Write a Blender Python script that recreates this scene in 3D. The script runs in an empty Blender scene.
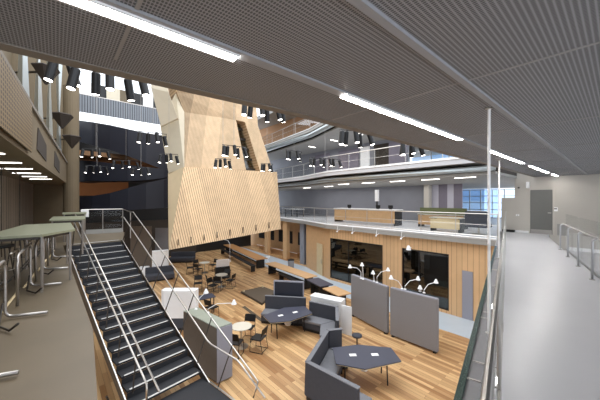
import bpy, bmesh, math, random
from mathutils import Vector, Matrix
random.seed(7)
S = bpy.context.scene
COL = S.collection
# ------------------------------------------------------------------ camera, world, light, exposure
F = 280.0                      # focal length in pixels of a 600 px wide frame
EYE = 5.2                      # camera height over the atrium floor
cd = bpy.data.cameras.new('camera'); cam = bpy.data.objects.new('camera', cd); COL.objects.link(cam)
cd.sensor_width = 36.0; cd.lens = F / 600 * 36.0; cd.clip_start = 0.02; cd.clip_end = 300
cam.location = (0, 0, EYE); cam.rotation_euler = (math.pi / 2, 0, 0)
S.camera = cam
W = bpy.data.worlds.new('daylight'); S.world = W; W.use_nodes = True
bg = W.node_tree.nodes['Background']; bg.inputs[0].default_value = (0.86, 0.92, 1.0, 1); bg.inputs[1].default_value = 1.75
S.view_settings.view_transform = 'Standard'; S.view_settings.look = 'None'; S.view_settings.gamma = 1.0
S.view_settings.use_curve_mapping = False
S.view_settings.exposure = 0.35

U = Vector((.7536, .6573, 0)); V = Vector((-.6573, .7536, 0))      # grid of the building
D = Vector((.595, .804, 0)); N = Vector((-.804, .595, 0))          # bridge direction and its left side
ANG_U = math.atan2(U.y, U.x)
def AB(a, b, z=0): p = U * a + V * b; return Vector((p.x, p.y, z))
K = 1.1556                     # spacing of the far side of the atrium
def AK(a, b, z=0): return AB(a * K, b * K, z)
def zk(z): return EYE + (z - 4.5) * K
def TS(t, s, z=0): p = D * t - N * s; return Vector((p.x, p.y, z))  # s to the right of the bridge edge
def at(px, py, z): Y = F * (EYE - z) / (py - 200.0); return Vector(((px - 300) / F * Y, Y, z))
def dep(px, py, Y): return Vector(((px - 300) / F * Y, Y, EYE - (py - 200) / F * Y))

def area_lamp(name, loc, sx, sy, power, color, rot=(0, 0, 0)):
    l = bpy.data.lights.new(name, 'AREA'); l.shape = 'RECTANGLE'; l.size = sx; l.size_y = sy; l.energy = power; l.color = color
    o = bpy.data.objects.new(name, l); o.location = loc; o.rotation_euler = rot; COL.objects.link(o); return o
# daylight coming down through the glazed atrium roof, and the light of the office floors
area_lamp('roof_skylight', AK(4.5, 10, 17.5), 15, 17, 1500, (1.0, .98, .95), (0, 0, ANG_U))
area_lamp('office_floor_light', AK(15, 11, 6.2), 4, 15, 190, (1.0, .97, .95), (0, 0, ANG_U))
area_lamp('gallery_floor_light', AK(15, 11, 9.9), 4, 15, 170, (1.0, .97, .95), (0, 0, ANG_U))
area_lamp('meeting_room_light', AK(14.5, 7.2, 2.9), 1.5, 5, 24, (1.0, .93, .82), (0, 0, ANG_U))

# ------------------------------------------------------------------ materials
def lin(c):
    c = c / 255.0
    return c / 12.92 if c <= .04045 else ((c + .055) / 1.055) ** 2.4
def rgb(r, g, b): return (lin(r), lin(g), lin(b), 1)
def nd(nt, t, **k):
    n = nt.nodes.new(t)
    for a, v in k.items():
        if a.startswith('i_'):
            key = a[2:]; key = int(key) if key.isdigit() else key.replace('_', ' ')
            n.inputs[key].default_value = v
        else: setattr(n, a, v)
    return n
def base(name):
    m = bpy.data.materials.new(name); m.use_nodes = True
    return m, m.node_tree, m.node_tree.nodes['Principled BSDF']
def mat(name, c, rough=.5, metal=0, var=.12, scale=6.0, bump=0):
    m, nt, b = base(name)
    tc = nd(nt, 'ShaderNodeTexCoord'); nz = nd(nt, 'ShaderNodeTexNoise', i_Scale=scale, i_Detail=4.0)
    nt.links.new(tc.outputs['Object'], nz.inputs['Vector'])
    mx = nd(nt, 'ShaderNodeMix', data_type='RGBA')
    lo = tuple(x * (1 - var) for x in c[:3]) + (1,); hi = tuple(min(1, x * (1 + var)) for x in c[:3]) + (1,)
    mx.inputs[6].default_value = lo; mx.inputs[7].default_value = hi
    nt.links.new(nz.outputs['Fac'], mx.inputs[0]); nt.links.new(mx.outputs[2], b.inputs['Base Color'])
    b.inputs['Roughness'].default_value = rough; b.inputs['Metallic'].default_value = metal
    if bump:
        bp = nd(nt, 'ShaderNodeBump', i_Strength=bump, i_Distance=.01)
        nt.links.new(nz.outputs['Fac'], bp.inputs['Height']); nt.links.new(bp.outputs[0], b.inputs['Normal'])
    return m
def glow(name, c, st):
    m, nt, b = base(name)
    b.inputs['Base Color'].default_value = c; b.inputs['Emission Color'].default_value = c; b.inputs['Emission Strength'].default_value = st
    return m
def glass(name, tint=(.93, .97, .96, 1), refl=.08, rough=.02):
    m = bpy.data.materials.new(name); m.use_nodes = True; nt = m.node_tree; nt.nodes.clear()
    out = nd(nt, 'ShaderNodeOutputMaterial'); tr = nd(nt, 'ShaderNodeBsdfTransparent'); tr.inputs[0].default_value = tint
    gl = nd(nt, 'ShaderNodeBsdfGlossy'); gl.inputs['Roughness'].default_value = rough
    fr = nd(nt, 'ShaderNodeFresnel', i_IOR=1.45); mt = nd(nt, 'ShaderNodeMath', operation='MULTIPLY_ADD'); mt.inputs[1].default_value = .8 if refl else .3; mt.inputs[2].default_value = refl * .5
    nt.links.new(fr.outputs[0], mt.inputs[0])
    mx = nd(nt, 'ShaderNodeMixShader'); nt.links.new(mt.outputs[0], mx.inputs[0]); nt.links.new(tr.outputs[0], mx.inputs[1]); nt.links.new(gl.outputs[0], mx.inputs[2])
    nt.links.new(mx.outputs[0], out.inputs[0]); return m
def boards(name, ang, c1, c2, length, width, rough=.35, gap=(.1, .06, .03, 1), mortar=.003, zrot=None):
    m, nt, b = base(name)
    tc = nd(nt, 'ShaderNodeTexCoord'); mp = nd(nt, 'ShaderNodeMapping'); mp.inputs['Rotation'].default_value = zrot or (0, 0, -ang)
    br = nd(nt, 'ShaderNodeTexBrick', offset=.37, i_Scale=1.0); br.inputs['Brick Width'].default_value = length; br.inputs['Row Height'].default_value = width
    br.inputs['Mortar Size'].default_value = mortar; br.inputs['Color1'].default_value = c1; br.inputs['Color2'].default_value = c2; br.inputs['Mortar'].default_value = gap
    nz = nd(nt, 'ShaderNodeTexNoise', i_Scale=3.0, i_Detail=5.0); m2 = nd(nt, 'ShaderNodeMapping'); m2.inputs['Scale'].default_value = (.35, 5, 5)
    nt.links.new(tc.outputs['Object'], mp.inputs[0]); nt.links.new(mp.outputs[0], br.inputs[0]); nt.links.new(mp.outputs[0], m2.inputs[0]); nt.links.new(m2.outputs[0], nz.inputs[0])
    mr = nd(nt, 'ShaderNodeMapRange'); mr.inputs[3].default_value = .72; mr.inputs[4].default_value = 1.25
    nt.links.new(nz.outputs['Fac'], mr.inputs[0])
    mu = nd(nt, 'ShaderNodeVectorMath', operation='MULTIPLY'); nt.links.new(br.outputs[0], mu.inputs[0]); nt.links.new(mr.outputs[0], mu.inputs[1])
    nt.links.new(mu.outputs[0], b.inputs['Base Color']); b.inputs['Roughness'].default_value = rough
    return m
def stripes(name, axis, ca, cb, pitch, duty=.75, rough=.6, slant=0.0, panel=1.1, pv=.12):
    """timber battens: dark grooves across a direction, wide panels of varying tint"""
    m, nt, b = base(name)
    tc = nd(nt, 'ShaderNodeTexCoord'); dt = nd(nt, 'ShaderNodeVectorMath', operation='DOT_PRODUCT'); dt.inputs[1].default_value = (axis.x, axis.y, axis.z + slant)
    nt.links.new(tc.outputs['Object'], dt.inputs[0])
    def math_(op, v, x): n = nd(nt, 'ShaderNodeMath', operation=op); n.inputs[1].default_value = x; nt.links.new(v, n.inputs[0]); return n.outputs[0]
    v = dt.outputs['Value']
    fr = math_('FRACT', math_('DIVIDE', v, pitch), 0); g = math_('GREATER_THAN', fr, duty)
    wn = nd(nt, 'ShaderNodeTexWhiteNoise', noise_dimensions='1D'); nt.links.new(math_('FLOOR', math_('DIVIDE', v, panel), 0), wn.inputs['W'])
    nz = nd(nt, 'ShaderNodeTexNoise', i_Scale=2.5, i_Detail=4.0); nt.links.new(tc.outputs['Object'], nz.inputs[0])
    ad = nd(nt, 'ShaderNodeMath', operation='ADD'); nt.links.new(wn.outputs['Value'], ad.inputs[0]); nt.links.new(nz.outputs['Fac'], ad.inputs[1])
    mr = nd(nt, 'ShaderNodeMapRange'); mr.inputs[1].default_value = .2; mr.inputs[2].default_value = 1.8; mr.inputs[3].default_value = 1 - pv; mr.inputs[4].default_value = 1 + pv
    nt.links.new(ad.outputs[0], mr.inputs[0])
    mx = nd(nt, 'ShaderNodeMix', data_type='RGBA'); mx.inputs[6].default_value = ca; mx.inputs[7].default_value = cb; nt.links.new(g, mx.inputs[0])
    mu = nd(nt, 'ShaderNodeVectorMath', operation='MULTIPLY'); nt.links.new(mx.outputs[2], mu.inputs[0]); nt.links.new(mr.outputs[0], mu.inputs[1])
    nt.links.new(mu.outputs[0], b.inputs['Base Color']); b.inputs['Roughness'].default_value = rough
    return m
def mesh_metal(name, ca, cb, pitch, ang=0, thr=.25, rough=.55, aspect=1.0, plane='xy'):
    """expanded metal: rows of dark holes in a painted sheet"""
    m, nt, b = base(name)
    tc = nd(nt, 'ShaderNodeTexCoord'); mp = nd(nt, 'ShaderNodeMapping'); mp.inputs['Rotation'].default_value = (0, 0, -ang)
    nt.links.new(tc.outputs['Object'], mp.inputs[0]); sp = nd(nt, 'ShaderNodeSeparateXYZ'); nt.links.new(mp.outputs[0], sp.inputs[0])
    k = 2 * math.pi / pitch
    def s(o, f):
        a = nd(nt, 'ShaderNodeMath', operation='MULTIPLY'); a.inputs[1].default_value = k * f; nt.links.new(o, a.inputs[0])
        c = nd(nt, 'ShaderNodeMath', operation='SINE'); nt.links.new(a.outputs[0], c.inputs[0]); return c.outputs[0]
    p = nd(nt, 'ShaderNodeMath', operation='MULTIPLY'); nt.links.new(s(sp.outputs[0], .5), p.inputs[0]); nt.links.new(s(sp.outputs[1 if plane == 'xy' else 2], .5 * aspect), p.inputs[1])
    g = nd(nt, 'ShaderNodeMapRange'); g.inputs[1].default_value = thr - .12; g.inputs[2].default_value = thr + .12
    ab = nd(nt, 'ShaderNodeMath', operation='ABSOLUTE'); nt.links.new(p.outputs[0], ab.inputs[0]); nt.links.new(ab.outputs[0], g.inputs[0])
    nz = nd(nt, 'ShaderNodeTexNoise', i_Scale=.8); nt.links.new(tc.outputs['Object'], nz.inputs[0])
    mx = nd(nt, 'ShaderNodeMix', data_type='RGBA'); mx.inputs[6].default_value = ca; mx.inputs[7].default_value = cb; nt.links.new(g.outputs[0], mx.inputs[0])
    mr = nd(nt, 'ShaderNodeMapRange'); mr.inputs[3].default_value = .9; mr.inputs[4].default_value = 1.1; nt.links.new(nz.outputs['Fac'], mr.inputs[0])
    mu = nd(nt, 'ShaderNodeVectorMath', operation='MULTIPLY'); nt.links.new(mx.outputs[2], mu.inputs[0]); nt.links.new(mr.outputs[0], mu.inputs[1])
    nt.links.new(mu.outputs[0], b.inputs['Base Color']); b.inputs['Roughness'].default_value = rough
    return m

ANG_V = math.atan2(V.y, V.x)
M = dict(
    wood_floor=boards('oak_floor', ANG_V, rgb(222, 184, 134), rgb(160, 116, 74), 1.7, .13, .4, rgb(120, 82, 48)),
    tower=stripes('pine_battens', U, rgb(214, 184, 146), rgb(140, 106, 74), .115, .76, slant=.16, panel=.95, pv=.32),
    tower_up=stripes('pine_battens_fine', U, rgb(208, 182, 148), rgb(176, 144, 110), .07, .7, slant=-.1, panel=.85, pv=.45),
    cream=mat('cream_board', rgb(216, 205, 182), .6, 0, .06, 3), tower_end=mat('cream_ply', rgb(206, 186, 152), .6, 0, .08, 3),
    clad=stripes('timber_cladding', V, rgb(212, 174, 130), rgb(150, 110, 74), .22, .93, panel=.66, pv=.16),
    ply=mat('plywood', rgb(206, 166, 122), .5, 0, .12, 5), oak=mat('oak_top', rgb(184, 134, 86), .4, 0, .15, 8),
    ceil=mesh_metal('ceiling_mesh', rgb(145, 146, 149), rgb(80, 81, 84), .019, ANG_U, .42, aspect=.62),
    ceil_plain=mat('ceiling_strip', rgb(150, 151, 154), .6, 0, .05), rail_dark=mat('ceiling_joint', rgb(150, 148, 146), .6, 0, .05),
    beam=mat('beige_beam', rgb(124, 117, 108), .65, 0, .08, 2), beige=mat('beige_panel', rgb(112, 99, 78), .7, 0, .12, 2),
    mesh_beige=mesh_metal('beige_mesh', rgb(128, 108, 78), rgb(52, 43, 33), .07, 0, .5, aspect=1, plane='xz'),
    lightgrey=mat('pale_floor', rgb(206, 205, 208), .32, 0, .05, 1.2), deckfloor=mat('pale_deck', rgb(205, 206, 210), .4, 0, .05, 1.2),
    concrete=mat('concrete', rgb(156, 155, 151), .6, 0, .1, 3), conc_painted_dim=mat('concrete_painted_dim', rgb(106, 94, 76), .45, 0, .25, 1.2), lamp_dim=glow('soffit_lamp_light', (1, .96, .9, 1), 4), post_grey=mat('grey_post', rgb(196, 196, 198), .3, .9, .05), shadewall=mat('dark_brown_panel', rgb(58, 50, 42), .7, 0, .15, 2),  # dim concrete: the weak light of the left gallery is put into its colour
    strip=mat('pale_screed', rgb(186, 196, 204), .45, 0, .06, 2), wall=mat('putty_wall', rgb(192, 187, 178), .6, 0, .04, 1.5),
    wallgrey=mat('grey_panel_wall', rgb(140, 142, 150), .55, 0, .1, 1.2), purple=mat('mauve_panel', rgb(128, 122, 136), .6, 0, .06), lavender=mat('lavender_panel', rgb(196, 194, 206), .6, 0, .05),
    door=mat('grey_door', rgb(110, 110, 106), .5, 0, .06), white=mat('white', rgb(246, 246, 246), .4, 0, .03), offwhite=mat('pale_top', rgb(214, 208, 192), .4, 0, .05),
    steel=mat('stainless', rgb(200, 196, 190), .28, 1, .05), steel_soft=mat('brushed_steel', rgb(176, 172, 168), .42, 1, .06), dsteel=mat('dark_steel', rgb(70, 66, 62), .4, .7, .08),
    black=mat('black', rgb(17, 17, 19), .5, 0, .1), navy=mat('navy_black', rgb(34, 37, 49), .5, 0, .12, 1.5), tread=mat('black_tread', rgb(34, 35, 40), .6, 0, .15, 10, .2),
    nosing=mat('pale_nosing', rgb(206, 204, 200), .4, 0, .05), charcoal=mat('charcoal_fabric', rgb(62, 64, 72), .75, 0, .14, 14), seatgrey=mat('grey_fabric', rgb(120, 121, 126), .8, 0, .12, 14),
    slate=mat('slate_top', rgb(72, 74, 88), .4, 0, .06), felt=mat('grey_felt', rgb(134, 132, 134), .9, 0, .06, 20), felt2=mat('lilac_grey_felt', rgb(150, 150, 160), .9, 0, .06, 20),
    brownfelt=mat('taupe_felt', rgb(110, 98, 86), .85, 0, .12, 8), cabtop=mat('green_glass_top', rgb(150, 158, 146), .3, 0, .12, 5),
    mat_brown=mat('brown_mat', rgb(92, 80, 66), .9, 0, .12, 10), green=mat('olive_screen', rgb(112, 120, 84), .7, 0, .08), palewood=mat('pale_timber', rgb(212, 192, 152), .5, 0, .08),
    glass=glass('clear_glass', (.99, .997, .994, 1), .0), darkglass=glass('room_glass', (.42, .47, .46, 1), .16), winglass=glass('window_glass', (.85, .93, 1, 1), .05), edge=mat('green_glass_edge', rgb(30, 58, 50), .25, 0, .1),
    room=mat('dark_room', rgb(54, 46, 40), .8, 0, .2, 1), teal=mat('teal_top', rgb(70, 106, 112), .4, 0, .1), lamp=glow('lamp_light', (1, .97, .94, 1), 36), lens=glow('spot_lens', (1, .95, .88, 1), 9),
    bluefacade=boards('blue_facade', 0, rgb(130, 165, 210), rgb(190, 212, 236), 1.1, 3.0, .3, rgb(180, 200, 222), .09, (math.pi / 2, 0, 0)),
    slatbrown=stripes('grey_brown_slats', Vector((-.6, .8, 0)), rgb(140, 126, 112), rgb(62, 54, 47), .42, .8, panel=.9, pv=.2), mint=mat('pale_green_top', rgb(134, 136, 112), .35, 0, .06),
    slatgrey=stripes('grey_slat_rail', U, rgb(128, 134, 142), rgb(52, 56, 64), .12, .7, panel=1.6, pv=.08), whiteslab=glow('white_fascia_added_glow', (.93, .96, 1, 1), .75), brownlit=mat('brown_soffit', rgb(134, 100, 68), .7, 0, .15, 2), orange=mat('amber_timber', rgb(150, 96, 52), .6, 0, .12, 2),  # white balcony fascia: its brightness is put in as emission
    duct=mat('galvanised_duct', rgb(190, 196, 196), .35, .8, .08, 3), teltan=mat('tan_soffit', rgb(186, 142, 104), .7, 0, .1),
)

# ------------------------------------------------------------------ mesh builder
class MB:
    def __init__(s): s.v = []; s.f = []
    def add(s, vs, fs):
        k = len(s.v); s.v += [tuple(v) for v in vs]; s.f += [tuple(i + k for i in f) for f in fs]; return s
    def box(s, c, d, rz=0, M4=None):
        x, y, z = (q / 2 for q in d); vs = [Vector((i * x, j * y, k * z)) for k in (-1, 1) for j in (-1, 1) for i in (-1, 1)]
        R = M4 or Matrix.Rotation(rz, 3, 'Z'); vs = [R @ v + Vector(c) for v in vs]
        return s.add(vs, [(0, 2, 3, 1), (4, 5, 7, 6), (0, 1, 5, 4), (2, 6, 7, 3), (0, 4, 6, 2), (1, 3, 7, 5)])
    def prism(s, pts, z0, z1):
        n = len(pts); ar = sum(pts[i][0] * pts[(i + 1) % n][1] - pts[(i + 1) % n][0] * pts[i][1] for i in range(n))
        if ar < 0: pts = list(pts)[::-1]
        vs = [(p[0], p[1], z0) for p in pts] + [(p[0], p[1], z1) for p in pts]
        return s.add(vs, [tuple(range(n))[::-1], tuple(range(n, 2 * n))] + [(i, (i + 1) % n, n + (i + 1) % n, n + i) for i in range(n)])
    def extr(s, pts, off):
        """closed polygon of 3D points pushed along a vector"""
        n = len(pts); pts = [Vector(p) for p in pts]; off = Vector(off); vs = pts + [p + off for p in pts]
        return s.add(vs, [tuple(range(n)), tuple(range(n, 2 * n))[::-1]] + [(i, n + i, n + (i + 1) % n, (i + 1) % n) for i in range(n)])
    def tube(s, path, r, n=8, cap=True):
        P = [Vector(p) for p in path]; rings = []
        for i, p in enumerate(P):
            t = (P[min(i + 1, len(P) - 1)] - P[max(i - 1, 0)]).normalized()
            up = Vector((0, 0, 1)) if abs(t.z) < .95 else Vector((1, 0, 0)); a = t.cross(up).normalized(); b = t.cross(a)
            rr = r[i] if isinstance(r, (list, tuple)) else r
            rings.append([p + a * math.cos(2 * math.pi * k / n) * rr + b * math.sin(2 * math.pi * k / n) * rr for k in range(n)])
        vs = [v for R in rings for v in R]; fs = []
        for i in range(len(P) - 1):
            for k in range(n): fs.append((i * n + k, i * n + (k + 1) % n, (i + 1) * n + (k + 1) % n, (i + 1) * n + k))
        if cap: fs += [tuple(range(n))[::-1], tuple(range((len(P) - 1) * n, len(P) * n))]
        return s.add(vs, fs)
    def lathe(s, prof, n=20, c=(0, 0, 0)):
        k0 = len(s.v); vs = []
        for r, z in prof: vs += [(c[0] + r * math.cos(2 * math.pi * k / n), c[1] + r * math.sin(2 * math.pi * k / n), c[2] + z) for k in range(n)]
        fs = [(i * n + k, i * n + (k + 1) % n, (i + 1) * n + (k + 1) % n, (i + 1) * n + k) for i in range(len(prof) - 1) for k in range(n)]
        fs += [tuple(range(n))[::-1], tuple(range((len(prof) - 1) * n, len(prof) * n))]
        return s.add(vs, fs)
    def build(s, name, m, parent=None, bevel=0, smooth=False, kind=None, loc=None):
        me = bpy.data.meshes.new(name); me.from_pydata(s.v, [], s.f); me.update()
        bm = bmesh.new(); bm.from_mesh(me); bmesh.ops.recalc_face_normals(bm, faces=bm.faces); bm.to_mesh(me); bm.free()
        me.materials.append(M[m])
        o = bpy.data.objects.new(name, me); COL.objects.link(o)
        if parent: o.parent = parent
        if bevel:
            b = o.modifiers.new('bevel', 'BEVEL'); b.width = bevel; b.segments = 2; b.limit_method = 'ANGLE'
        if smooth:
            for p in me.polygons: p.use_smooth = True
        if kind: o['kind'] = kind
        if loc: o.location = loc
        return o
def struct(name, mb, m, parent=None, **k): return mb.build(name, m, parent, kind=None if parent else 'structure', **k)
def tag(o, label, cat, group=None):
    o['label'] = label; o['category'] = cat
    if group: o['group'] = group
    return o
def thing(name, label, cat, loc=(0, 0, 0), rz=0, group=None):
    o = bpy.data.objects.new(name, None); COL.objects.link(o); o.empty_display_size = .2; o.location = loc; o.rotation_euler = (0, 0, rz)
    return tag(o, label, cat, group)
def dup(root, label, loc, rz, group=None):
    r = root.copy(); COL.objects.link(r); r.location = loc; r.rotation_euler = (0, 0, rz); r['label'] = label
    if group: r['group'] = group
    for ch in list(root.children):
        c = ch.copy(); COL.objects.link(c); c.parent = r
        for g in list(ch.children):
            d = g.copy(); COL.objects.link(d); d.parent = c
    return r
def arc(c, p0, p1, n=6):
    """quarter bend from p0 to p1 around corner c"""
    c, p0, p1 = Vector(c), Vector(p0), Vector(p1); return [(p0 * (1 - t) ** 2 + c * 2 * t * (1 - t) + p1 * t * t) for t in [i / n for i in range(n + 1)]]
def poly_off(pl, d):
    """(a,b) polyline pushed to larger a"""
    return [(a + d, b) for a, b in pl]

# ------------------------------------------------------------------ the setting
L1, CEIL, S2, L2, S3, L3, SG = 3.6, 6.3, 6.27, 7.0, 10.1, 10.86, 6.13
struct('floor', MB().prism([AB(-18, -4), AB(34, -4), AB(34, 34), AB(-18, 34)], -.3, 0), 'wood_floor')
struct('floor', MB().prism([AK(10.1, 1), AK(11.68, 1), AK(11.68, 10.9), AK(12.68, 13.9), AK(13.4, 24), AK(12.0, 24), AK(10.1, 12)], .0, .006), 'strip')
# bridge we stand on, its lower side aisle, and the gallery at the left
struct('trim_36', MB().prism([TS(.3, -.335), TS(17.6, -.335), TS(17.6, -.09), TS(.3, -.09)], L1, L1 + .004), 'felt')
bridge = [TS(-3, -.34), TS(11.84, -.34)] + [AB(17.3, 4.13), AB(17.3, 1.95)] + [TS(15.4, 1.45), TS(-3, 1.45)]
struct('floor', MB().prism([TS(-3, -.34), TS(17.78, -.34), AB(17.3, 2.2), TS(17.0, 1.45), TS(-3, 1.45)], L1 - .35, L1), 'lightgrey')
struct('floor', MB().prism([TS(-1, 1.46), TS(17.6, 1.46), AB(17.3, -6), AB(4, -6)], L1 - .9, L1 - .65), 'lightgrey')
gl = [AB(.33, 1.0), AB(.33, 13.0)]
LF0 = Vector((-4.29, 4.0, 0)); LD = Vector((-.6, .8, 0)); LO = Vector((-.8, -.6, 0))
def LQ(l, o, z=0): p = LF0 + LD * l + LO * o; return Vector((p.x, p.y, z))
E_ = Vector((.763, -.647, 0)); Wd = Vector((.647, .763, 0)); TL = Vector((-8.25, 9.96, 0))
def ST(t, s, z): p = TL + E_ * t + Wd * s; return Vector((p.x, p.y, z))
left_floor = [Vector((-1.0, 1.4, 0)), Vector((-1.62, 2.24, 0)), Vector((-2.55, 3.45, 0)), Vector((-8.38, 9.9, 0)), ST(0, 0, 0), ST(0, 1.72, 0), Vector((-8.75, 13.95, 0)), Vector((-10.2, 13.05, 0)), LQ(13, -.4), LQ(17, 0), LQ(17, 1.7), LQ(-5, 1.7), TS(-3, 0)]
struct('floor', MB().prism(left_floor, L1 - .35, L1), 'conc_painted_dim')
# ceiling over the bridge
CE = [(-8, 3.08), (0, 2.96), (2.5, 2.79), (17.3, 2.74)]
struct('ceiling', MB().prism([AB(-8, -6), AB(17.3, -6)] + [AB(a, b - .1) for a, b in CE[::-1]], CEIL, CEIL + .4), 'ceil')
struct('trim_1', MB().prism([AB(a, b - .13) for a, b in CE] + [AB(a, b) for a, b in CE[::-1]], CEIL - .01, CEIL + .55), 'beam')
struct('trim_2', MB().prism([AB(-8, .92), AB(17.3, .92), AB(17.3, .975), AB(-8, .975)], CEIL - .025, CEIL), 'ceil_plain')
struct('trim_3', MB().prism([AB(-8, 1.83), AB(17.3, 1.83), AB(17.3, 1.93), AB(-8, 1.93)], CEIL - .02, CEIL), 'ceil_plain')
n = 5
for a in (-4.65, -2.15, .35, 2.85, 5.35, 7.85, 10.35, 12.85, 15.35):
    struct('trim_%d' % n, MB().prism([AB(a - .012, -6), AB(a + .012, -6), AB(a + .012, 2.6), AB(a - .012, 2.6)], CEIL - .006, CEIL), 'rail_dark'); n += 1
# putty wall at the end of the bridge
struct('wall_bridge_end', MB().prism([AB(17.3, -6), AB(17.5, -6), AB(17.5, 3.5), AB(17.3, 3.5)], L1 - .9, CEIL + .4), 'wall')
struct('wall_bridge_parapet', MB().prism([AB(17.3, 3.5), AB(17.5, 3.5), AB(17.5, 4.05), AB(17.3, 4.05)], L1 - .3, EYE + .12), 'wall')
struct('baseboard_bridge_end', MB().prism([AB(17.28, 2.9), AB(17.3, 2.9), AB(17.3, 4.0), AB(17.28, 4.0)], L1, L1 + .1), 'white')
struct('baseboard_aisle', MB().prism([AB(17.28, -6), AB(17.3, -6), AB(17.3, 1.6), AB(17.28, 1.6)], L1 - .65, L1 - .5), 'white')
dr = thing('door_1', 'plain grey door in the putty wall at the bridge end', 'door', AB(17.3, 2.48, L1), ANG_U); dr['kind'] = 'structure'
MB().box((-.015, 0, 1.04), (.03, .8, 2.08)).build('door_leaf', 'door', dr)
MB().box((-.035, 0, .1), (.012, .76, .2)).build('kick_plate', 'steel_soft', dr)
MB().box((-.02, .43, 1.06), (.05, .05, 2.12)).box((-.02, -.43, 1.06), (.05, .05, 2.12)).build('door_frame', 'wall', dr)
MB().box((-.05, -.3, 1.0), (.05, .12, .03)).build('door_handle', 'steel', dr)
# L1 deck (office level) across the atrium, its edge kinked away in the distance
ED = [(11.5, 2.83), (11.5, 11.0), (12.6, 14.2), (13.5, 20), (14.0, 26)]
def slab(pl, back, z0, z1): return MB().prism([AK(a, b) for a, b in pl] + [AK(back, pl[-1][1]), AK(back, 4.13), AB(17.3, 4.13)], z0, z1)
struct('floor', slab(ED, 27, L1 - .05, L1), 'deckfloor'); 
struct('trim_20', slab(ED, 27, L1 - .26, L1 - .05), 'concrete')
ED2 = [(11.5, 2.95)] + ED[1:]
def slab2(pl, back, z0, z1): return MB().prism([AK(a, b) for a, b in pl] + [AK(back, pl[-1][1]), AK(back, pl[0][1])], z0, z1)
struct('ceiling', slab2(poly_off(ED2, .35), 27, S2, S2 + .12), 'concrete')
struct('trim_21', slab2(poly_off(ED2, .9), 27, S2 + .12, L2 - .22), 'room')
struct('floor', slab2(ED2, 27, L2 - .22, L2), 'deckfloor')
ED3 = [(11.6, 3.5)] + ED[1:]
struct('ceiling', slab2(poly_off(ED3, 1.0), 27, S3, S3 + .1), 'concrete')
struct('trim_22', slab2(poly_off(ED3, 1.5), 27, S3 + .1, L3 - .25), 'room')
struct('floor', slab2(poly_off(ED3, .6), 27, L3 - .25, L3), 'concrete')
struct('wall_upper_office', MB().prism([AK(16.5, 4), AK(16.7, 4), AK(16.7, 26), AK(16.5, 26)], L3, 13.9), 'teltan')
struct('ceiling', slab2(poly_off(ED3, .6), 27, 13.9, 14.3), 'concrete')
# back wall of the office levels
struct('wall_office', MB().prism([AK(17.5, 7.2), AK(17.7, 7.2), AK(17.7, 26), AK(17.5, 26)], L1, S2), 'wallgrey')
for b0, b1, m_ in ((7.25, 8.0, 'lavender'), (6.75, 7.25, 'purple'), (6.4, 6.75, 'lavender'), (5.95, 6.4, 'purple')):
    struct('trim_23' if m_ == 'lavender' else 'trim_24', MB().prism([AK(17.44, b0), AK(17.52, b0), AK(17.52, b1), AK(17.44, b1)], L1, S2), m_)
struct('trim_25', MB().prism([AK(16.9, 7.6), AK(17.3, 7.6), AK(17.3, 7.9), AK(16.9, 7.9)], L1, S2), 'wall')
struct('wall_gallery', MB().prism([AK(17.5, 9.2), AK(17.7, 9.2), AK(17.7, 26), AK(17.5, 26)], L2, S3), 'wallgrey')
for b0, b1, m_ in ((9.3, 10.6, 'purple'), (12.2, 13.0, 'white'), (10.6, 11.8, 'room'), (13.2, 15.2, 'purple'), (16.2, 18, 'purple')):
    struct('trim_26', MB().prism([AK(17.42, b0), AK(17.5, b0), AK(17.5, b1), AK(17.42, b1)], L2, S3 - .3), m_)
# windows at the far end of the office level
w = thing('window_1', 'blue daylight window wall at the far end of the office level', 'window', AK(25, 7.2, L1), ANG_U); w['kind'] = 'structure'
MB().box((0, 0, 1.27), (.02, 5.3, 2.5)).build('pane', 'winglass', w)
fr = MB()
for k in range(7): fr.box((0, -2.65 + k * .883, 1.27), (.08, .06, 2.53))
for z in (.03, .75, 1.35, 1.95, 2.5): fr.box((0, 0, z), (.08, 5.3, .05))
fr.build('window_frame', 'steel_soft', w)
w = thing('window_2', 'pale blue window strip on the gallery above the office level', 'window', AK(20.5, 6.6, L2), ANG_U); w['kind'] = 'structure'
MB().box((0, 0, 1.3), (.02, 5.6, 2.8)).build('pane', 'winglass', w)
fr = MB()
for k in range(5): fr.box((0, -2.8 + k * 1.4, 1.4), (.08, .06, 2.8))
fr.build('window_frame', 'steel_soft', w)
o = thing('office_tower', 'blue glazed building outside the far window', 'building', AK(36, 13.2, -4), ANG_U)
MB().box((0, 0, 8), (6, 9, 16)).build('facade', 'bluefacade', o); MB().box((0, 0, 16.2), (6.4, 9.4, .4)).build('parapet', 'concrete', o)
# timber clad box below the deck : wall pieces round two big windows
BF = 11.7; BT = L1 - .26
def seg(b0, b1, z0, z1, m_='clad', th=.2): return struct('wall_timber_box', MB().prism([AK(BF, b0), AK(BF + th, b0), AK(BF + th, b1), AK(BF, b1)], z0, z1), m_)
seg(2.4, 4.47, 0, BT); seg(6.46, 7.44, 0, BT); seg(4.47, 6.46, 2.72, BT); seg(7.44, 10.85, 2.72, BT); seg(4.47, 6.46, 0, .12); seg(7.44, 10.85, 0, .12)
struct('wall_timber_side', MB().prism([AK(11.7, 10.85), AK(12.68, 13.9), AK(12.88, 13.85), AK(11.9, 10.85)], 0, BT), 'ply')
struct('trim_27', MB().prism([AK(BF - .03, 3.62), AK(BF, 3.62), AK(BF, 3.98), AK(BF - .03, 3.98)], 0, 2.1), 'felt2')
ds = thing('door_2', 'flush pale timber door in the angled timber wall', 'door', AK(12.02, 11.95, 0), math.atan2((AK(12.68, 13.9) - AK(11.7, 10.85)).y, (AK(12.68, 13.9) - AK(11.7, 10.85)).x)); ds['kind'] = 'structure'
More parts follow.
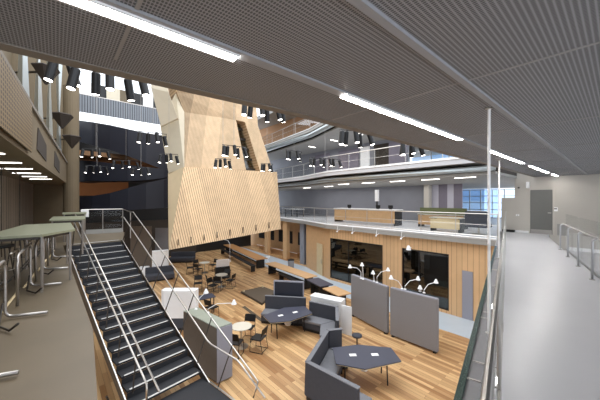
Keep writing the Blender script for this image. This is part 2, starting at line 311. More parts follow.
MB().box((0, .03, 1.08), (.85, .03, 2.16)).build('door_leaf', 'palewood', ds); MB().box((-.32, .07, 1.0), (.03, .05, .3)).build('door_handle', 'steel', ds)
def bigwin(nm, b0, b1, lab):
    w = thing(nm, lab, 'window', AK(BF + .08, (b0 + b1) / 2, .12), ANG_U); w['kind'] = 'structure'; wd = (b1 - b0) * K
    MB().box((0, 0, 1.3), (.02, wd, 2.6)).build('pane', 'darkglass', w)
    fr = MB().box((0, 0, .03), (.1, wd, .06)).box((0, 0, 2.57), (.1, wd, .06))
    for y in (-wd / 2 + .03, wd / 2 - .03, wd * .12): fr.box((0, y, 1.3), (.09, .04, 2.56))
    fr.build('window_frame', 'black', w)
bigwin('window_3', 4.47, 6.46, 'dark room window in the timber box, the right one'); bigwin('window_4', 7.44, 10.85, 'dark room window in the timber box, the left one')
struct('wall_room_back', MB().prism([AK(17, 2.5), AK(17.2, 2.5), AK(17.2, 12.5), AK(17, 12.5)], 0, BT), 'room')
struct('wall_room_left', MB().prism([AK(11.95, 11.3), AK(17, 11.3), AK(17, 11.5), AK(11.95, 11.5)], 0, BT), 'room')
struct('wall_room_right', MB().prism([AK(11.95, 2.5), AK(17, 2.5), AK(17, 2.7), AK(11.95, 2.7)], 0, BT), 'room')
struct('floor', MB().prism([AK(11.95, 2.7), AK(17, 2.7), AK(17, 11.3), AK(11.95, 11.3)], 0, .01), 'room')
# recess further back: grey wall with dark openings between timber posts
struct('wall_recess', MB().prism([AK(14.8, 13.9), AK(15, 13.9), AK(15, 26), AK(14.8, 26)], 0, BT), 'ply')
k = 5
for b0, b1 in ((15.3, 17.2), (17.9, 19.8), (20.5, 23)):
    w = thing('window_%d' % k, ['small dark opening in the recessed timber wall, nearest the door', 'small dark opening in the recessed timber wall, the middle one', 'small dark opening in the recessed timber wall, farthest back'][k - 5], 'window', AK(14.79, (b0 + b1) / 2, 1.0), ANG_U); w['kind'] = 'structure'; k += 1
    MB().box((0, 0, .6), (.02, (b1 - b0) * K, 1.3)).build('pane', 'black', w); MB().box((-.01, 0, 1.22), (.05, (b1 - b0) * K + .1, .05)).box((-.01, 0, -.02), (.05, (b1 - b0) * K + .1, .05)).build('window_frame', 'ply', w)
for b, m_ in ((14.5, 'wallgrey'), (16.6, 'ply'), (19.3, 'ply')):
    struct('trim_28', MB().prism([AK(13.0 + (b - 14) * .05, b), AK(13.3 + (b - 14) * .05, b), AK(13.3 + (b - 14) * .05, b + .45), AK(13.0 + (b - 14) * .05, b + .45)], 0, BT), m_)
# far dark wall of the atrium and the storeys at its left
struct('wall_far', MB().prism([AK(-16, 24), AK(14.5, 24), AK(14.5, 24.3), AK(-16, 24.3)], 0, 14.5), 'black')
for a0, a1, z0, z1, m_ in ((1.0, 1.9, 10.2, 12.5, 'white'), (2.7, 3.5, 11.0, 12.5, 'cream'), (3.5, 4.2, 11, 12.5, 'beige'), (5.0, 5.7, 11, 12.5, 'white'), (6.3, 8.5, 10.8, 12.6, 'cream'), (1.2, 3.2, 10.2, 11, 'bluefacade')):
    struct('wall_far_panel', MB().prism([AK(a0, 23.85), AK(a1, 23.85), AK(a1, 23.98), AK(a0, 23.98)], zk(z0), zk(z1)), m_)
struct('trim_29', MB().prism([AK(0, 23.7), AK(4, 23.7), AK(4, 23.95), AK(0, 23.95)], zk(4.8), zk(6.1)), 'orange')
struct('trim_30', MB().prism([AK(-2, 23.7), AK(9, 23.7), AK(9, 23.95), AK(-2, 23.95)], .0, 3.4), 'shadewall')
# left gallery
struct('trim_31', MB().prism([LQ(-3, 0), LQ(18, 0), LQ(18, .3), LQ(-3, .3)], SG, EYE + 2), 'beige')
struct('trim_32', MB().prism([LQ(-3, -.05), LQ(18, -.05), LQ(18, .35), LQ(-3, .35)], EYE + 2, EYE + 2.08), 'beam')
struct('ceiling', MB().prism([LQ(-3, .3), LQ(18, .3), LQ(18, 5), LQ(-3, 5)], SG + .02, SG + .2), 'beige')
struct('wall_left', MB().prism([LQ(-5, 1.7), LQ(18, 1.7), LQ(18, 1.9), LQ(-5, 1.9)], L1 - .3, SG + .02), 'slatbrown')
struct('wall_left_gallery', MB().prism([LQ(-5, 2.6), LQ(18, 2.6), LQ(18, 2.8), LQ(-5, 2.8)], SG + .2, 14), 'beige')
struct('wall_left_end', MB().prism([LQ(17.4, -.1), LQ(18.2, -.1), LQ(18.2, 2.6), LQ(17.4, 2.6)], 0, 14), 'beige')
for l0, l1_ in ((-.2, 1.5), (3.4, 5.2), (7.5, 9.6)):
    struct('trim_33', MB().extr([LQ(l0, -.02, 6.42), LQ(l1_, -.02, 6.32), LQ(l1_, -.02, 6.80), LQ(l0 + .2, -.02, 6.98)], LO * .03), 'room')
struct('trim_34', MB().extr([LQ(-2, -.06, 6.20), LQ(2.3, -.06, 6.20), LQ(2.3, -.06, 7.20), LQ(-2, -.06, 7.20)], LO * .02), 'mesh_beige')

# ------------------------------------------------------------------ ceiling lights
def linear(a0, a1, lab, b=1.88, z=CEIL - .022, nm='linear_light'):
    t = thing(nm, lab, 'ceiling light', AB((a0 + a1) / 2, b, z), ANG_U, 'linear lights along the ceiling'); L = a1 - a0
    MB().box((0, 0, -.005), (L, .09, .012)).build('diffuser', 'lamp', t)
    MB().box((0, .05, -.004), (L, .012, .02)).box((0, -.05, -.004), (L, .012, .02)).build('housing', 'white', t)
linear(-3.0, 1.03, 'longest glowing strip light in the mesh ceiling, at the upper left', 1.92); linear(2.24, 5.43, 'glowing strip light in the middle of the mesh ceiling'); linear(7.2, 10.3, 'glowing strip light just right of the tall white pole')
linear(11.3, 14.6, 'short glowing ceiling strip near the putty wall'); linear(15.7, 16.9, 'smallest glowing ceiling strip, closest to the putty wall')
for i in range(6):
    t = thing('soffit_light', 'thin bright strip light under the left gallery soffit, %s' % ['nearest the left picture edge', 'second from the left', 'third from the left', 'fourth from the left', 'second from the far end', 'farthest along'][i], 'ceiling light', LQ(2.6 + i * 1.75, .75, SG + .015), math.radians(8), 'strip lights under the left gallery')
    MB().box((0, 0, -.006), (.85, .06, .02)).build('diffuser', 'lamp_dim', t); MB().box((0, .04, -.004), (.87, .015, .024)).build('housing', 'white', t)

# ------------------------------------------------------------------ bridge balustrade, poles, handrail
g = thing('bridge_balustrade', 'glass and steel balustrade along the left edge of the bridge', 'railing', (0, 0, 0))
for t_ in [1.2 + 1.5 * i for i in range(11)]:
    MB().tube([TS(t_, -.05, L1), TS(t_, -.05, L1 + 1.02)], .014, 6).build('post', 'steel', g)
    MB().tube([TS(t_, -.05, L1 + .12), TS(t_, -.27, L1 + .12)], .008, 5).build('bracket', 'steel_soft', g)
    MB().tube([TS(t_ + .5, -.05, L1 + .03), TS(t_ + .5, -.27, L1 + .03)], .008, 5).build('bracket', 'steel_soft', g)
MB().tube([TS(.9, -.05, L1 + 1.02), TS(17.4, -.05, L1 + 1.02)], .013, 8).build('handrail', 'steel', g)
MB().tube([TS(.9, -.05, L1 + .1), TS(17.4, -.05, L1 + .1)], .012, 6).build('bottom_rail', 'steel', g)
MB().extr([TS(.6, -.065, L1 + .06), TS(17.3, -.065, L1 + .06), TS(17.3, -.065, L1 + .95), TS(.6, -.065, L1 + .95)], N * .012).build('glass_panel', 'glass', g)
MB().extr([TS(.6, -.29, L1 - .02), TS(11.7, -.29, L1 - .02), TS(11.7, -.29, L1 + .03), TS(.6, -.29, L1 + .03)], N * .05).build('glass_edge', 'edge', g)
for px, py, lab, r in ((489, 108, 'tall thin white pole from bridge edge to ceiling, the near one', .016), (499, 160, 'tall thin white pole from bridge edge to ceiling, the far one', .02)):
    Y = F * (CEIL - EYE) / (200 - py); x = (px - 300) / F * Y
    t = thing('support_pole', lab, 'pole', (x, Y, L1), 0, 'poles from the bridge edge to the ceiling')
    MB().tube([(0, 0, 0), (0, 0, CEIL - L1 - .02)], r, 10).build('shaft', 'white', t)
    MB().lathe([(r * 2.4, 0), (r * 2.4, .012), (r, .02)], 14, (0, 0, 0)).build('foot_plate', 'steel', t); MB().lathe([(r, -.02), (r * 2.4, -.012), (r * 2.4, 0)], 14, (0, 0, CEIL - L1)).build('ceiling_plate', 'steel', t)
h = thing('bridge_handrail', 'grey handrail on hooped posts along the right of the bridge', 'railing', TS(0, 1.37, L1))
p0 = TS(0, 1.37, L1)
for i in range(7):
    q = TS(12.2 - i * 1.4, 1.37, L1) - p0; qq = q + N * .0
    MB().tube([q, q + Vector((0, 0, .72))] + arc(q + Vector((0, 0, .82)), q + Vector((0, 0, .74)), q - N * .09 + Vector((0, 0, .82))), .02, 8).build('post', 'post_grey', h, smooth=True)
    MB().lathe([(.045, 0), (.045, .012), (.02, .016)], 12, q).build('foot_plate', 'steel_soft', h)
MB().tube([TS(12.3, 1.46, L1 + .82) - p0, TS(2.5, 1.46, L1 + .82) - p0], .022, 8).build('rail', 'steel_soft', h)
t = thing('glass_screen', 'clear glass guard beside the grey bridge handrail', 'glass guard', TS(0, 1.5, L1))
for i in range(5):
    q0 = TS(12.3 - i * 2, 0); q1 = TS(10.34 - i * 2, 0)
    MB().extr([q0, q1, q1 + Vector((0, 0, 1.15)), q0 + Vector((0, 0, 1.15))], -N * .012).build('pane', 'glass', t)
MB().extr([TS(12.3, 0) , TS(2.3, 0), TS(2.3, 0) + Vector((0, 0, .03)), TS(12.3, 0) + Vector((0, 0, .03))], -N * .03).build('channel', 'steel_soft', t)
tag(MB().box((0, 0, .0), (.02, .34, .52)).build('access_panel', 'concrete', loc=AB(17.28, 1.75, L1 + .25)), 'small grey access panel low on the putty wall behind the handrail', 'panel').rotation_euler = (0, 0, ANG_U)
t = thing('exit_sign', 'white box sign sticking out high on the putty wall', 'sign', AB(17.3, 2.95, EYE + .62), ANG_U)
MB().box((-.18, 0, .1), (.28, .09, .3)).build('sign_box', 'white', t, bevel=.01); MB().box((-.02, 0, .1), (.05, .05, .1)).build('bracket', 'steel_soft', t)
t = thing('security_camera', 'small dark camera beside the white box sign', 'camera', AB(17.3, 3.3, EYE + .62), ANG_U)
MB().tube([(0, 0, 0), (-.1, 0, 0)], .02, 8).build('arm', 'dsteel', t); MB().box((-.16, 0, -.02), (.16, .07, .07)).build('housing', 'dsteel', t, bevel=.01)
t = thing('thermostat', 'small white wall control right of the grey door', 'switch', AB(17.3, 1.98, L1 + 1.17), ANG_U)
MB().box((-.01, 0, 0), (.02, .16, .18)).build('plate', 'white', t); MB().box((-.024, 0, .03), (.01, .11, .06)).build('screen', 'felt', t)
t = thing('wall_socket', 'tiny white wall plate left of the grey door', 'switch', AB(17.3, 3.38, L1 + .85), ANG_U)
MB().box((-.01, 0, 0), (.02, .13, .08)).build('plate', 'white', t); MB().box((-.022, 0, 0), (.008, .05, .03)).build('button', 'felt', t)
t = thing('floor_box', 'small black box at the foot of the putty wall', 'box', AB(17.2, 3.72, L1), ANG_U)
MB().box((-.03, 0, .055), (.2, .5, .11)).build('body', 'black', t, bevel=.01); MB().box((-.03, 0, .115), (.14, .4, .01)).build('lid', 'dsteel', t)

# ------------------------------------------------------------------ balustrades of deck and gallery
def balustrade(pl, z, name, lab, inset=.12, h=1.02, spacing=1.7, post='steel', base_m='white'):
    g = thing(name, lab, 'railing', AK(pl[0][0], pl[0][1], z)); o0 = AK(pl[0][0], pl[0][1], z)
    pts = [AK(a + inset, b, z) - o0 for a, b in pl]
    up = Vector((0, 0, 1))
    for i in range(len(pts) - 1):
        p, q = pts[i], pts[i + 1]; n_ = max(1, round((q - p).length / spacing))
        for k in range(n_):
            r = p.lerp(q, k / n_); MB().tube([r, r + up * h], .018, 6).build('post', post, g)
            r2 = p.lerp(q, (k + .97) / n_); r1 = p.lerp(q, (k + .03) / n_)
            MB().extr([r1 + up * .1, r2 + up * .1, r2 + up * (h - .08), r1 + up * (h - .08)], U * .01).build('glass_panel', 'glass', g)
    MB().tube([p + up * h for p in pts], .024, 8).build('handrail', post, g); MB().tube([p + up * (h * .55) for p in pts], .008, 6).build('mid_rail', post, g)
    MB().tube([p + up * .1 for p in pts], .02, 6).build('bottom_rail', post, g)
    MB().tube([p + up * .02 - U * (inset + .02) for p in pts], .035, 6).build('kerb', base_m, g)
    return g
balustrade(ED, L1, 'deck_balustrade', 'glass and steel balustrade along the office deck above the timber box')
balustrade([(11.5, 3.1)] + ED[1:], L2, 'gallery_balustrade', 'glass balustrade on the upper gallery behind the spotlights')
balustrade([(12.2, 3.6)] + [(a + .6, b) for a, b in ED[1:]], L3, 'high_balustrade', 'glass balustrade on the highest visible office floor', spacing=2.6)
for k, (off, z, r, lab) in enumerate(((.28, S2 + .26, .13, 'silver duct running below the upper gallery edge'), (.75, S3 + .3, .2, 'silver duct running below the highest office floor'), (.15, S3 - .02, .07, 'thin silver pipe under the highest office floor'))):
    tag(MB().tube([AK(a + off, b, z) for a, b in ED2[:-2] + [(13.9, 23.8)]], r, 12).build('duct', 'duct', smooth=True), lab, 'duct', 'ducts under the slab edges')
for i, b in enumerate((4.2, 5.6, 7.2, 8.9, 10.6, 13.0, 15.6)):
    a = 12.6 if b < 11 else 13.6 + (b - 11) * .15
    t = thing('downlight_strip', ['bright strip light under the gallery slab near the white pole', 'second strip light under the gallery slab from the white pole', 'third strip light under the gallery slab from the white pole', 'strip light under the middle of the gallery slab', 'strip light under the gallery slab left of middle', 'strip light under the gallery slab near the timber tower', 'farthest strip light under the gallery slab'][i], 'ceiling light', AK(a, b, S2 - .005), ANG_U, 'strip lights under the gallery slab')
    MB().box((0, 0, -.01), (.06, .9, .02)).build('diffuser', 'lamp_dim', t); MB().box((.042, 0, -.008), (.02, .94, .03)).build('housing', 'white', t)
for i, (a, b) in enumerate(((14.6, 11.0), (14.9, 13.4), (15.4, 16.2), (14, 8.6))):
    t = thing('downlight_strip', ['strip light under the highest office floor, right of the hanging cable', 'strip light under the highest office floor, middle one', 'strip light under the highest office floor, left one', 'strip light under the highest office floor, nearest'][i], 'ceiling light', AK(a, b, S3 - .005), ANG_U, 'strip lights under the highest office floor')
    MB().box((0, 0, -.01), (.8, .1, .02)).build('diffuser', 'lamp_dim', t); MB().box((0, .062, -.008), (.84, .02, .03)).build('housing', 'white', t)
# small white bracket lights under the deck edge
for i, px in enumerate((337, 352, 376, 401)):
    r = (px - 300) / F; Y = 11.42 * K / (.7536 * r + .6573); p = Vector((r * Y, Y, L1 - .2))
    t = thing('bracket_light', ['white bracket arm light under the deck edge, leftmost', 'white bracket arm light under the deck edge, second from left', 'white bracket arm light under the deck edge, third from left', 'white bracket arm light under the deck edge, rightmost'][i], 'light', p, 0, 'bracket lights under the deck edge')
    MB().tube([(.06, .05, .2), (0, 0, -.15)], .012, 6).build('arm', 'white', t); MB().tube([(0, 0, -.15), (.22, -.05, .02)], .012, 6).build('strut', 'white', t); MB().lathe([(.02, .05), (.05, 0), (.03, -.02)], 10, (0, 0, -.18)).build('head', 'white', t)
t = thing('wall_lamp', 'white floodlight on a short arm over the right dark window', 'light', AK(11.68, 6.0, 2.8), ANG_U)
MB().tube([(0, 0, 0), (-.25, 0, .06)], .02, 8).build('arm', 'white', t); MB().lathe([(.05, .12), (.1, .0), (.12, -.1)], 14, (-.3, 0, .02)).build('head', 'white', t)

# ------------------------------------------------------------------ hanging timber tower
def FB(px, py, b):
    b = b * K; r = (px - 300) / F; Y = b / (.7536 - .6573 * r); return Vector((r * Y, Y, EYE - (py - 200) / F * Y))
tw = thing('hanging_timber_pavilion', 'tall faceted timber clad room hanging above the atrium floor', 'timber pavilion', (0, 0, 0))
BL, BR, TR, TLf = FB(169, 250, 11.9), FB(281, 229, 11.9), FB(277, 172, 12.55), FB(184, 167, 12.55)
back = V * 3.2
BLb, BRb, TRb, TLb = BL + V * .45 + U * .45 * 0 + Vector((0, 0, .1)), BR + back, TR + back, FB(168, 173, 13.4)
BLb = FB(168.3, 243, 13.2)
MB().add([BL, BR, TR, TLf, BLb, BRb, TRb, TLb], [(0, 1, 2, 3), (1, 5, 6, 2), (5, 4, 7, 6), (3, 2, 6, 7), (0, 4, 5, 1)]).build('lower_cladding', 'tower', tw)
MB().add([BL, TLf, TLb, BLb], [(0, 1, 2, 3)]).extr([BL + V * .02, TLf + V * .02, TLb, BLb], U * .03).build('side_panel', 'tower_end', tw)
b1 = 12.62
MB().extr([FB(184, 112, b1), FB(236, 120, b1), FB(246, 170, b1), FB(184, 168, b1)], V * 2.6).build('upper_cladding', 'tower_up', tw)
MB().extr([FB(177, 93, b1 - .25), FB(236, 98, b1 - .25), FB(236, 120, b1), FB(184, 112, b1)], V * 2.5).extr([FB(166, 55, b1 - .9), FB(236, 55, b1 - .9), FB(236, 98, b1 - .25), FB(177, 93, b1 - .25)], V * 2.5).build('leaning_cladding', 'tower_up', tw)
MB().extr([FB(236, 121, b1 + .5), FB(247, 124, b1 + .5), FB(260, 171, b1 + .5), FB(246, 170, b1 + .5)], V * .1).build('slanted_window', 'darkglass', tw)
for k in range(5):
    y0 = 128 + k * 10; MB().extr([FB(237 + k * 2.1, y0, b1 + .42), FB(249 + k * 2.6, y0 + 1, b1 + .42), FB(249 + k * 2.6, y0 + 3, b1 + .42), FB(237 + k * 2.1, y0 + 2, b1 + .42)], V * .05).build('louvre', 'dsteel', tw)
MB().extr([FB(236, 55, b1), FB(252, 55, b1), FB(258, 126, b1), FB(273, 171, b1), FB(260, 171, b1), FB(245, 122, b1), FB(236, 120, b1)], V * 2.0).build('slanted_fin', 'tower_up', tw)
MB().extr([FB(168.5, 173, 13.3), FB(184, 168, 12.6), FB(184, 112, 12.6), FB(176, 92, 12.5), FB(160, 125, 13.3)], U * .3 + V * .3).build('cream_return', 'cream', tw)
MB().extr([FB(152, 40, 11.6), FB(151, 88, 12.0), FB(161, 126, 12.6), FB(178, 118, 12.3), FB(168, 92, 11.9), FB(160, 40, 11.6)], V * .2 + U * .1).build('cream_sail', 'cream', tw)
for k in range(8):
    px = 178 + k * 13; py = 250 - (px - 169) * .1875
    MB().extr([FB(px, py - 9, 11.88), FB(px + .55, py - 9, 11.88), FB(px + .55, py - 3, 11.86), FB(px, py - 3, 11.86)], V * .05).build('slot', 'room', tw)

# ------------------------------------------------------------------ black spiral stair and balcony in the far left
sp = thing('spiral_staircase', 'black curving staircase ribbons behind the stairwell at far left', 'staircase', (0, 0, 0))
def ribbon(nm, xs, top, bot, Ys, depth=1.3, m_='navy'):
    mb = MB(); n_ = len(xs); vs = []
    for x, yt, yb, Y in zip(xs, top, bot, Ys):
        a = dep(x, yt, Y * K); b = dep(x, yb, Y * K); vs += [a, b, b + Vector((0, depth, 0)), a + Vector((0, depth, -.6))]
    fs = []
    for i in range(n_ - 1):
        for k in range(4): fs.append((i * 4 + k, i * 4 + (k + 1) % 4, i * 4 + 4 + (k + 1) % 4, i * 4 + 4 + k))
    fs += [(0, 1, 2, 3), tuple((n_ - 1) * 4 + k for k in (3, 2, 1, 0))]
    return mb.add(vs, fs).build(nm, m_, sp)
X_ = [76, 92, 110, 128, 146, 164, 178]
ribbon('upper_flight', X_, [120, 122, 125, 129, 133, 138, 142], [141, 145, 150, 156, 163, 170, 176], [17.2, 16.6, 16.2, 16.1, 16.3, 16.8, 17.4])
ribbon('middle_flight', X_, [160, 161, 163, 165, 167, 169, 171], [182, 181, 181, 181, 180, 178, 176], [16.6, 16.2, 16.0, 16.0, 16.2, 16.6, 17.2])
ribbon('lower_flight', X_, [198, 196, 193, 188, 183, 179, 176], [212, 212, 211, 210, 209, 208, 206], [15.9, 15.6, 15.5, 15.6, 15.8, 16.2, 16.8])
struct('trim_35', MB().prism([AK(.3, 19.5), AK(6.5, 20.3), AK(6.5, 23.9), AK(.3, 23.9)], zk(7.0), zk(7.25)), 'brownlit')
bp_ = thing('far_balcony', 'balcony with grey slatted railing and white edge with added glow at far left', 'balcony', AK(4.4, 22.3, zk(9.35) + .8), ANG_U)
MB().box((-1, .8, -.06), (10.4, 1.4, .12)).build('floor_slab', 'concrete', bp_)
MB().box((-1, -.02, .62), (10.4, .05, 1.3)).build('slatted_railing', 'slatgrey', bp_)
MB().box((-1, -.02, 1.3), (10.4, .07, .05)).build('handrail', 'steel_soft', bp_)
MB().box((-1, .0, -.45), (10.4, .1, .85)).build('added_glow_edge', 'whiteslab', bp_)

# ------------------------------------------------------------------ left gallery columns
for i, (l, lab) in enumerate(((3.2, 'shiny folded metal column on the left gallery, nearest'), (5.6, 'shiny folded metal column on the left gallery, second'), (8.4, 'shiny folded metal column on the left gallery, third'), (12.4, 'shiny folded metal column on the left gallery, farthest'))):
    t = thing('metal_column', lab, 'column', LQ(l, .2, EYE + 2.08), ANG_V, 'metal columns on the left gallery')
    MB().add([(-.16, 0, 0), (0, -.12, 0), (.16, 0, 0), (0, .12, 0), (-.05, 0, 2.2), (0, -.04, 2.2), (.05, 0, 2.2), (0, .04, 2.2), (-.2, 0, 4.6), (0, -.14, 4.6), (.2, 0, 4.6), (0, .14, 4.6)],
        [(j * 4 + k, j * 4 + (k + 1) % 4, j * 4 + 4 + (k + 1) % 4, j * 4 + 4 + k) for j in (0, 1) for k in range(4)]).build('shaft', 'duct', t)
    MB().box((0, 0, .02), (.4, .3, .04)).build('base_plate', 'steel_soft', t); MB().tube([(.35, 0, 0), (.35, 0, 4.5)], .03, 8).build('downpipe', 'steel', t)
for i, (px, py, Y, s) in enumerate(((46, 74, 7.2, .3), (62, 120, 11.5, .4), (72, 141, 14.2, .42))):
    t = thing('wall_uplight', ['dark cone shaped uplight high on the left gallery, nearest', 'dark cone shaped uplight on the left gallery, middle one', 'dark cone shaped uplight on the left gallery, farthest'][i], 'light', dep(px, py, Y), 0, 'cone uplights on the left gallery')
    MB().lathe([(.03, -.9 * s), (s, .5 * s), (s * .9, .6 * s)], 6).build('cone', 'room', t); MB().tube([(-.02, 0, .2 * s), (-1.2, .1, .25 * s)], .03, 6).build('arm', 'dsteel', t)

# ------------------------------------------------------------------ main staircase
RUN, NS = .3529, 18; LZ = .53; RIS = (L1 - LZ) / NS
stt = thing('main_staircase', 'black straight stair with pale nosings descending to the timber floor', 'staircase', ST(0, 0, 0)); o0 = ST(0, 0, 0)
def SL(t, s, z): return ST(t, s, z) - o0
for i in range(NS - 1):
    z = L1 - RIS * (i + 1); t0 = RUN * i
    st = MB().extr([SL(t0, .04, z), SL(t0 + RUN, .04, z), SL(t0 + RUN, .04, z - .045), SL(t0 + .015, .04, z - .045), SL(t0 + .015, .04, z - .045 - .02)], Wd * 1.62).extr([SL(t0, .04, z + RIS - .05), SL(t0 + .015, .04, z + RIS - .05), SL(t0 + .015, .04, z - .04), SL(t0, .04, z - .04)], Wd * 1.62).build('step', 'tread', stt)
    MB().extr([SL(t0 + RUN - .045, .1, z), SL(t0 + RUN + .006, .1, z), SL(t0 + RUN + .006, .1, z + .006), SL(t0 + RUN - .045, .1, z + .006)], Wd * 1.5).build('nosing', 'nosing', st)
MB().extr([SL(-.05, .1, L1), SL(.006, .1, L1), SL(.006, .1, L1 + .006), SL(-.05, .1, L1 + .006)], Wd * 1.5).build('top_nosing', 'nosing', stt)
SLP = (L1 - LZ) / (RUN * NS)
for s_ in (-.06, 1.68):
    MB().extr([SL(-.02, s_, L1 + .0), SL(6.35, s_, L1 + .0 - 6.37 * SLP), SL(6.35, s_, LZ - .1), SL(6.1, s_, LZ - .1), SL(-.02, s_, L1 - .42)], Wd * .04).build('stringer', 'dsteel', stt)
    MB().tube([SL(-.02, s_ + .02, L1 + .01), SL(6.35, s_ + .02, L1 + .01 - 6.37 * SLP)], .014, 6).build('stringer_cap', 'steel', stt)
MB().extr([SL(6.0, .0, LZ), SL(7.5, .0, LZ), SL(7.5, 1.7, LZ), SL(6.0, 1.7, LZ)], Vector((0, 0, -.12))).build('landing', 'tread', stt)
for k in range(3):
    z = LZ - .175 * (k + 1); MB().extr([SL(7.5 + .35 * k, .0, z), SL(7.85 + .35 * k, .0, z), SL(7.85 + .35 * k, 1.7, z), SL(7.5 + .35 * k, 1.7, z)], Vector((0, 0, -.16))).build('step', 'tread', stt)
for q_ in ((5.9, .1), (5.9, 1.6), (7.4, .1), (7.4, 1.6)): MB().tube([SL(*q_, 0), SL(*q_, LZ - .1)], .05, 8).build('leg', 'dsteel', stt)
MB().tube([SL(6.35, 1.71, LZ + .03), SL(7.5, 1.71, LZ + .03)], .02, 6).build('kerb_rail', 'steel', stt)
def rails(nm, lab, sb, st_, hs, turn, side):
    g = thing(nm, lab, 'railing', ST(0, 0, 0))
    for i, t_ in enumerate([.05 + .95 * k for k in range(8 if turn else 7)]):
        z = L1 - SLP * t_; MB().tube([SL(t_ - .0, sb, max(z, LZ)), SL(t_ + .05, st_, z + hs[0])], .016, 6).build('post', 'dsteel', g)
    for h_, s_ in ((hs[0], st_), (hs[1], sb + (st_ - sb) * .15)):
        path = [SL(-.3, s_, L1 + h_), SL(0, s_, L1 + h_)]
        B = LZ + h_
        if h_ == hs[1]: path += [SL(6.15, s_, B + .09), SL(6.35, s_, B + .05), SL(7.4, s_, B + .05), SL(7.55, s_, B + .0), SL(8.35, s_, B - .4)] if turn else [SL(6.35, s_, B), SL(6.5, s_, B - .08), SL(6.5, s_, B - .5)]
        else: path += [SL(7.6, s_, L1 + h_ - 7.6 * SLP), SL(7.74, s_, L1 + h_ - 7.76 * SLP), SL(7.76, s_ - .08, L1 + h_ - 7.8 * SLP - .12), SL(7.72, s_ - .12, L1 + h_ - 7.8 * SLP - .3)] if turn else [SL(6.95, s_, B - .25)]
        MB().tube(path, .021, 8).build('handrail', 'steel', g, smooth=True)
    return g
g1 = rails('stair_handrail', 'twin steel handrails on the left side of the black stair', .12, .2, (1.08, .9), False, -1)
g2 = rails('stair_handrail', 'twin steel handrails on the right side of the black stair, leaning outward', 1.7, 2.1, (1.1, .9), True, 1)
# guard at the back of the top landing
G0, G1 = Vector((-10.15, 13.0, L1)), Vector((-8.8, 13.9, L1)); GV = G1 - G0; GZ = Vector((0, 0, 1)); GN = Vector((-GV.y, GV.x, 0)).normalized()
lg = thing('landing_guard', 'steel and glass guard at the back of the stair landing', 'railing', G0)
for f_ in (0, .5, 1): MB().tube([GV * f_, GV * f_ + GZ * 1.15], .02, 6).build('post', 'steel_soft', lg)
rt = ST(-.3, 2.1, L1 + 1.1) - G0; MB().tube([GZ * 1.15, GV + GZ * 1.15, rt], .022, 8).build('handrail', 'steel', lg)
MB().tube([GV + GZ * .8, ST(-.3, 1.76, L1 + .9) - G0], .02, 8).build('lower_rail', 'steel', lg); MB().tube([rt, rt - GZ * 1.1], .02, 6).build('post', 'steel_soft', lg)
MB().extr([GV * .02 + GZ * .2, GV * .98 + GZ * .2, GV * .98 + GZ * 1.08, GV * .02 + GZ * 1.08], GN * .01).build('glass_panel', 'glass', lg)
MB().extr([GV * 0, GV, GV + GZ * .2, GZ * .2], GN * .03).build('kick_board', 'concrete', lg)
t = tag(MB().box((0, 0, 0), (.3, .01, .34)).build('notice', 'white', loc=G0 + GV * .08 - GN * .04 + GZ * .98), 'white paper notice on the corner of the landing guard', 'notice'); t.rotation_euler = (0, 0, math.atan2(GV.y, GV.x))
g = thing('gallery_edge_guard', 'thin steel rods guarding the left floor edge near the stair foot', 'railing', AB(.33, 1.6, L1 - .2))
for k in range(4): MB().tube([V * (k * .5) + U * .02, V * (k * .5 + .25) + U * .3 + Vector((0, 0, -.9))], .01, 5).build('rod', 'dsteel', g)
MB().tube([U * .3 + Vector((0, 0, -.9)) - V * .2, U * .3 + V * 2.2 + Vector((0, 0, -.9))], .012, 6).build('cable', 'steel', g)

# ------------------------------------------------------------------ counters and tubular frames of the left gallery
def frame(p, lab, k):
    t = thing('tubular_frame', lab, 'steel frame', p, 0, 'tubular steel frames along the left counter'); z = Vector((0, 0, 1)); f = Vector((.93, .37, 0)) * .45; b = -Vector((.8, .6, 0)) * .42
    k_ = -LD * 1.15
    up = [z * .04 + f, z * .04 + f * .25] + arc(z * .04, z * .04 + f * .2, z * .14, 4) + [z * .66] + arc(z * .8, z * .68, z * .8 + k_ * .12, 5) + [z * .78 + k_ * .85] + arc(z * .77 + k_, z * .77 + k_ * .9, z * .62 + k_, 4) + [z * .02 + k_]
    MB().tube(up, .02, 8).build('hoop', 'steel_soft', t, smooth=True)
    v2 = b * .35
    MB().tube([v2 + z * .02] + [v2 + z * .6] + arc(v2 + z * .74, v2 + z * .62, v2 + z * .74 + k_ * .12, 4) + [v2 + z * .74 + k_ * .6], .016, 8).build('inner_hoop', 'steel', t, smooth=True)
    MB().tube([z * .25 + k_ * .1, z * .04 + k_ * .3, z * .03 + k_ * .45 + f * .3] + [z * .12 + k_ * .5 + f * .5], .014, 6).build('cable_loop', 'dsteel', t, smooth=True)
    MB().tube([z * .03 + b * .9, z * .5 + b * .1 + LD * .35], .012, 6).build('brace', 'dsteel', t)
    MB().tube([z * .03 + b * .2, z * .03 + b * .2 + LD * 1.35], .02, 6).build('floor_rail', 'palewood', t)
    return t
for k, (x, y) in enumerate(((-2.97, 2.37), (-3.93, 3.73), (-4.9, 5.09), (-5.77, 6.3), (-6.75, 7.65))):
    frame((x, y, L1), 'curved steel tube frame on the left floor, %s' % ['nearest the camera', 'second from the camera', 'third from the camera', 'fourth from the camera', 'farthest, next to the stair top'][k], k)
